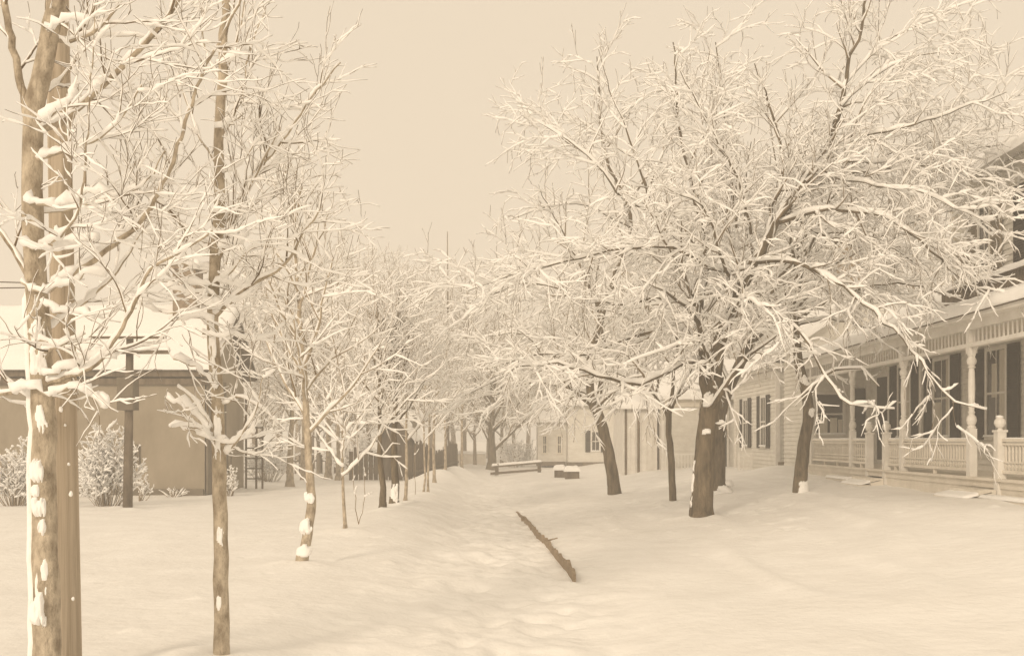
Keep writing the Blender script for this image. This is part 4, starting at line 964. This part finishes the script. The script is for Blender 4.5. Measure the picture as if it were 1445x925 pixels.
# ================================================================== POLES AND SMALL THINGS
p = root('utility_pole', (at(98, 925, 6.9).x, 6.9, 0), 'smooth thick pole directly behind the nearest tree at far left', 'pole')
a = at(98, 912, 6.9); z0 = gz(a.x, 6.9)-.1; tpx = at(81, 15, 6.9)
mb = MB(); k = 14; n0 = Vector((a.x, 6.9, z0)); e = tpx+Vector((tpx.x-a.x, 0, tpx.z-z0)).normalized()*2.6
mb.bar(n0, e, .086, 18, .070); mb.build('shaft', 'pole_wood', p, smooth=True)
mb = MB()
for i, (px, py, s) in enumerate(((97, 655, .008), (100, 697, .014), (92, 600, .007), (86, 578, .014), (103, 845, .01), (80, 330, .03), (84, 390, .02))):
    q = at(px, py, 6.82); MB().blob(q, s, .012, s*1.8, i, .2).build('snow_fleck', 'snow', p, smooth=True)
mb = MB(); q = at(80, 402, 6.9)
mb.bar(at(84, 400, 6.95), at(-60, 396, 6.95), .004, 5); mb.bar(at(84, 405, 6.95), at(-60, 407, 6.95), .004, 5)
mb.build('wire', 'metal', p)
p = root('crossarm_pole', (at(180, 718, 24.3).x, 24.3, 0), 'short wooden pole with two crossarms and a box, before the grey building', 'pole')
xb = at(180, 718, 24.3).x; xt = at(183.5, 475, 24.3).x
MB().bar((xb, 24.3, -.1), (xt, 24.3, 4.28), .12, 12, .085).build('shaft', 'dark_wood', p, smooth=True)
for (py, pa, pb, rr_) in ((495.5, 130, 239, .06), (475, 129, 234, .045)):
    A = at(pa, py, 24.12); B = at(pb, py, 24.12); mb = MB(); mb.box(A.x, B.x, 24.07, 24.17, A.z-rr_, A.z+rr_)
    c = mb.build('crossarm', 'dark_wood', p)
    for f in ():
        x = A.x+(B.x-A.x)*f; MB().lathe(x, 24.12, [(A.z+rr_-.01, .02), (A.z+rr_+.04, .02), (A.z+rr_+.05, .045), (A.z+rr_+.10, .045), (A.z+rr_+.13, .02)], 8).build('insulator', 'stone', c, smooth=True)
    snow_slab((A.x, 24.06, A.z+rr_), (B.x, 24.06, A.z+rr_), (B.x, 24.18, A.z+rr_), (A.x, 24.18, A.z+rr_), .06, 'snow', c, 24, 5, 3, .01)
MB().box(xb-.19, xb+.21, 24.1, 24.5, 2.42, 3.22).build('box', 'grey_wall_dark', p, bevel=.01)
# tall thin mast
p = root('tall_mast', (at(632, 655, 62).x, 62, 0), 'very tall thin mast rising above the trees left of centre', 'mast')
xm = at(632, 655, 62).x
MB().bar((xm, 62, -.1), (xm, 62, 9), .11, 10, .085).build('lower_mast', 'bark_far', p, smooth=True)
MB().bar((xm, 62, 8.6), (xm-.03, 62, 14.7), .065, 8, .03).build('upper_mast', 'bark_far', p, smooth=True)
MB().box(xm-.5, xm+.5, 61.85, 61.95, 8.4, 8.5).build('crosstree', 'bark_far', p)
# low rail barrier
Yr = 50.0; p = root('rail_barrier', (.2, Yr, 0), 'low two-rail wooden barrier across the far end of the walk', 'barrier')
A = at(694, 658, 50.3); B = at(764, 652, 52)
mb = MB(); mb.hexa([(A.x, 50.3, A.z-.06), (B.x, 52, B.z-.06), (B.x, 52.08, B.z-.06), (A.x, 50.38, A.z-.06), (A.x, 50.3, A.z+.07), (B.x, 52, B.z+.07), (B.x, 52.08, B.z+.07), (A.x, 50.38, A.z+.07)]).build('rail', 'dark_wood', p)
A2 = at(692, 667.5, 50.1); B2 = at(764, 662, 51.8)
mb = MB(); mb.hexa([(A2.x, 50.1, A2.z-.08), (B2.x, 51.8, B2.z-.06), (B2.x, 51.88, B2.z-.06), (A2.x, 50.18, A2.z-.08), (A2.x, 50.1, A2.z+.05), (B2.x, 51.8, B2.z+.05), (B2.x, 51.88, B2.z+.05), (A2.x, 50.18, A2.z+.05)]).build('rail', 'dark_wood', p)
for (q, yq) in ((at(701, 660, 50.5), 50.45), (at(761, 655, 52), 51.98)):
    MB().box(q.x-.09, q.x+.09, yq+.02, yq+.2, -.1, q.z+.22).build('post', 'dark_wood', p)
snow_slab((A.x, 50.28, A.z+.07), (B.x, 51.98, B.z+.07), (B.x, 52.1, B.z+.07), (A.x, 50.4, A.z+.07), .07, 'snow', p, 30, 5, 3, .01)
# crates
for (px, py, wpx, Yc, lb) in ((790, 674, 15, 45.5, 'left of two small snow topped crates at the end of the right lawn'), (807.5, 678, 20, 43.5, 'right, slightly nearer of two small snow topped crates at the end of the right lawn')):
    c = at(px, py, Yc); wd = wpx/F*Yc/2; gz0 = gz(c.x, Yc)-.05; zt = gz0+.05+13/F*Yc
    p = root('wooden_crate', (c.x, Yc, gz0), lb, 'crate', 'crates on the lawn')
    mb = MB()
    for i in range(3): mb.box(c.x-wd, c.x+wd, Yc, Yc+.02, gz0+i*(zt-gz0)/3+.01, gz0+(i+1)*(zt-gz0)/3-.004)
    mb.box(c.x-wd+.01, c.x+wd-.01, Yc+.021, Yc+.45, gz0, zt-.01)
    for s in (-1, 1): mb.box(c.x+s*(wd-.03)-.03, c.x+s*(wd-.03)+.03, Yc-.02, Yc-.001, gz0, zt)
    mb.build('box', 'dark_wood', p)
    snow_slab((c.x-wd-.02, Yc-.04, zt), (c.x+wd+.02, Yc-.04, zt), (c.x+wd+.02, Yc+.46, zt), (c.x-wd-.02, Yc+.46, zt), .16, 'snow_cap', p, 14, 12, 5, .03)
# plank edge beside the walk: ragged where snow covers it
pts = [(728, 722, .25), (735, 731, .8), (748, 744, 1), (757, 757, 1.1), (768, 767, 1.2), (775, 776, 1.1), (783, 787, 1.35), (793, 799, 1.3), (800, 807, 1.5), (808, 820, 1.4)]
def on_ground(px, py):
    y = 10.
    for _ in range(60):
        x = (px-CX)/F*y; y = y+.6*((EYE-gz(x, y))*F/(py-HY)-y)
    return Vector(((px-CX)/F*y, y, gz((px-CX)/F*y, y)))
W_ = []
for i in range(len(pts)-1):
    for k in range(6):
        f = k/6; W_.append(tuple(pts[i][j]*(1-f)+pts[i+1][j]*f for j in range(3)))
W_.append(pts[-1])
rr = random.Random(12); mb = MB(); sn = MB(); prev = None
G = [on_ground(a, b_) for a, b_, c in W_]
n0 = 0
for i, g_ in enumerate(G):
    hh = .085*W_[i][2]*(1+rr.uniform(-.34, .34))
    if W_[i][2] < .5: hh *= .8
    wx = .045
    mb.v += [(g_.x, g_.y, g_.z-.12), (g_.x+wx, g_.y+.02, g_.z-.12), (g_.x+wx, g_.y+.02, g_.z+hh), (g_.x, g_.y, g_.z+hh)]
for i in range(len(G)-1):
    a, b_ = 4*i, 4*i+4
    for j in range(4): mb.f.append((a+j, a+(j+1) % 4, b_+(j+1) % 4, b_+j))
mb.f.append((0, 1, 2, 3)); mb.f.append((len(mb.v)-1, len(mb.v)-2, len(mb.v)-3, len(mb.v)-4))
q_ = G[25]; mb.bar((q_.x, q_.y, q_.z+.07), (q_.x+.22, q_.y+.05, q_.z+.12), .018, 5, .01)
p = root('plank', G[len(G)//2], 'bare dark plank edge running diagonally through the snow beside the walk', 'plank')
mb.build('board', 'plank', p)

# ================================================================== LIGHT
w = bpy.data.worlds.new('World'); scene.world = w; w.use_nodes = True
nt = w.node_tree; N = nt.nodes; L = nt.links
bg = N['Background']; bg.inputs['Strength'].default_value = .1
sky = N.new('ShaderNodeTexSky'); sky.sky_type = 'NISHITA'; sky.sun_disc = False
SUN_EL, SUN_AZ = 38, -62      # azimuth from +Y (view direction), negative = left
sky.sun_elevation = R(SUN_EL); sky.sun_rotation = R(SUN_AZ); sky.air_density = 1; sky.dust_density = 3
bw = N.new('ShaderNodeRGBToBW'); L.new(sky.outputs['Color'], bw.inputs['Color'])
mr = N.new('ShaderNodeMapRange'); mr.inputs['From Min'].default_value = 0; mr.inputs['From Max'].default_value = 12
mr.inputs['To Min'].default_value = .93; mr.inputs['To Max'].default_value = 1.06
L.new(bw.outputs['Val'], mr.inputs['Value'])
vm = N.new('ShaderNodeVectorMath'); vm.operation = 'SCALE'; vm.inputs[0].default_value = (8.3, 6.98, 5.35)
L.new(mr.outputs['Result'], vm.inputs['Scale'])
L.new(vm.outputs['Vector'], bg.inputs['Color'])
sl = bpy.data.lights.new('sun', 'SUN'); sl.energy = 1.85; sl.angle = R(11); sl.color = (1.0, .83, .635)
so = link('sun', sl)
el, az = R(SUN_EL), R(SUN_AZ)
dv = Vector((math.sin(az)*math.cos(el), math.cos(az)*math.cos(el), math.sin(el)))
dv = Vector((-.40, -.83, .39)).normalized()
so.rotation_euler = dv.to_track_quat('Z', 'Y').to_euler()
sky.sun_elevation = math.asin(dv.z); sky.sun_rotation = math.atan2(dv.x, dv.y)

# ================================================================== HAZE
hz = MB().box(-60, 60, -12, 150, -3, 24).build('haze', M['metal'])
tag(hz, 'thin bright winter haze', None, None, 'stuff')
hm = bpy.data.materials.new('haze'); hm.use_nodes = True; nt = hm.node_tree; nt.nodes.clear()
out = nt.nodes.new('ShaderNodeOutputMaterial'); pv = nt.nodes.new('ShaderNodeVolumePrincipled')
pv.inputs['Density'].default_value = HAZE; pv.inputs['Color'].default_value = (.97, .96, .94, 1); pv.inputs['Anisotropy'].default_value = 0
nt.links.new(pv.outputs['Volume'], out.inputs['Volume']); hz.data.materials[0] = hm
scene.cycles.volume_bounces = 2
# ================================================================== CAMERA
cam = bpy.data.cameras.new('camera'); co = link('camera', cam); scene.camera = co
co.location = (0, 0, EYE); co.rotation_euler = (R(90), 0, 0)
cam.sensor_width = 36; cam.sensor_fit = 'HORIZONTAL'; cam.lens = 36*F/1445
cam.shift_y = (HY-462.5)/1445; cam.shift_x = 0
cam.clip_start = .1; cam.clip_end = 3000
scene.view_settings.view_transform = 'Standard'; scene.view_settings.look = 'None'
scene.view_settings.exposure = .06; scene.view_settings.gamma = 1
scene.render.engine = 'CYCLES'
scene.cycles.max_bounces = 5; scene.cycles.diffuse_bounces = 4; scene.cycles.glossy_bounces = 2
scene.cycles.use_denoising = True
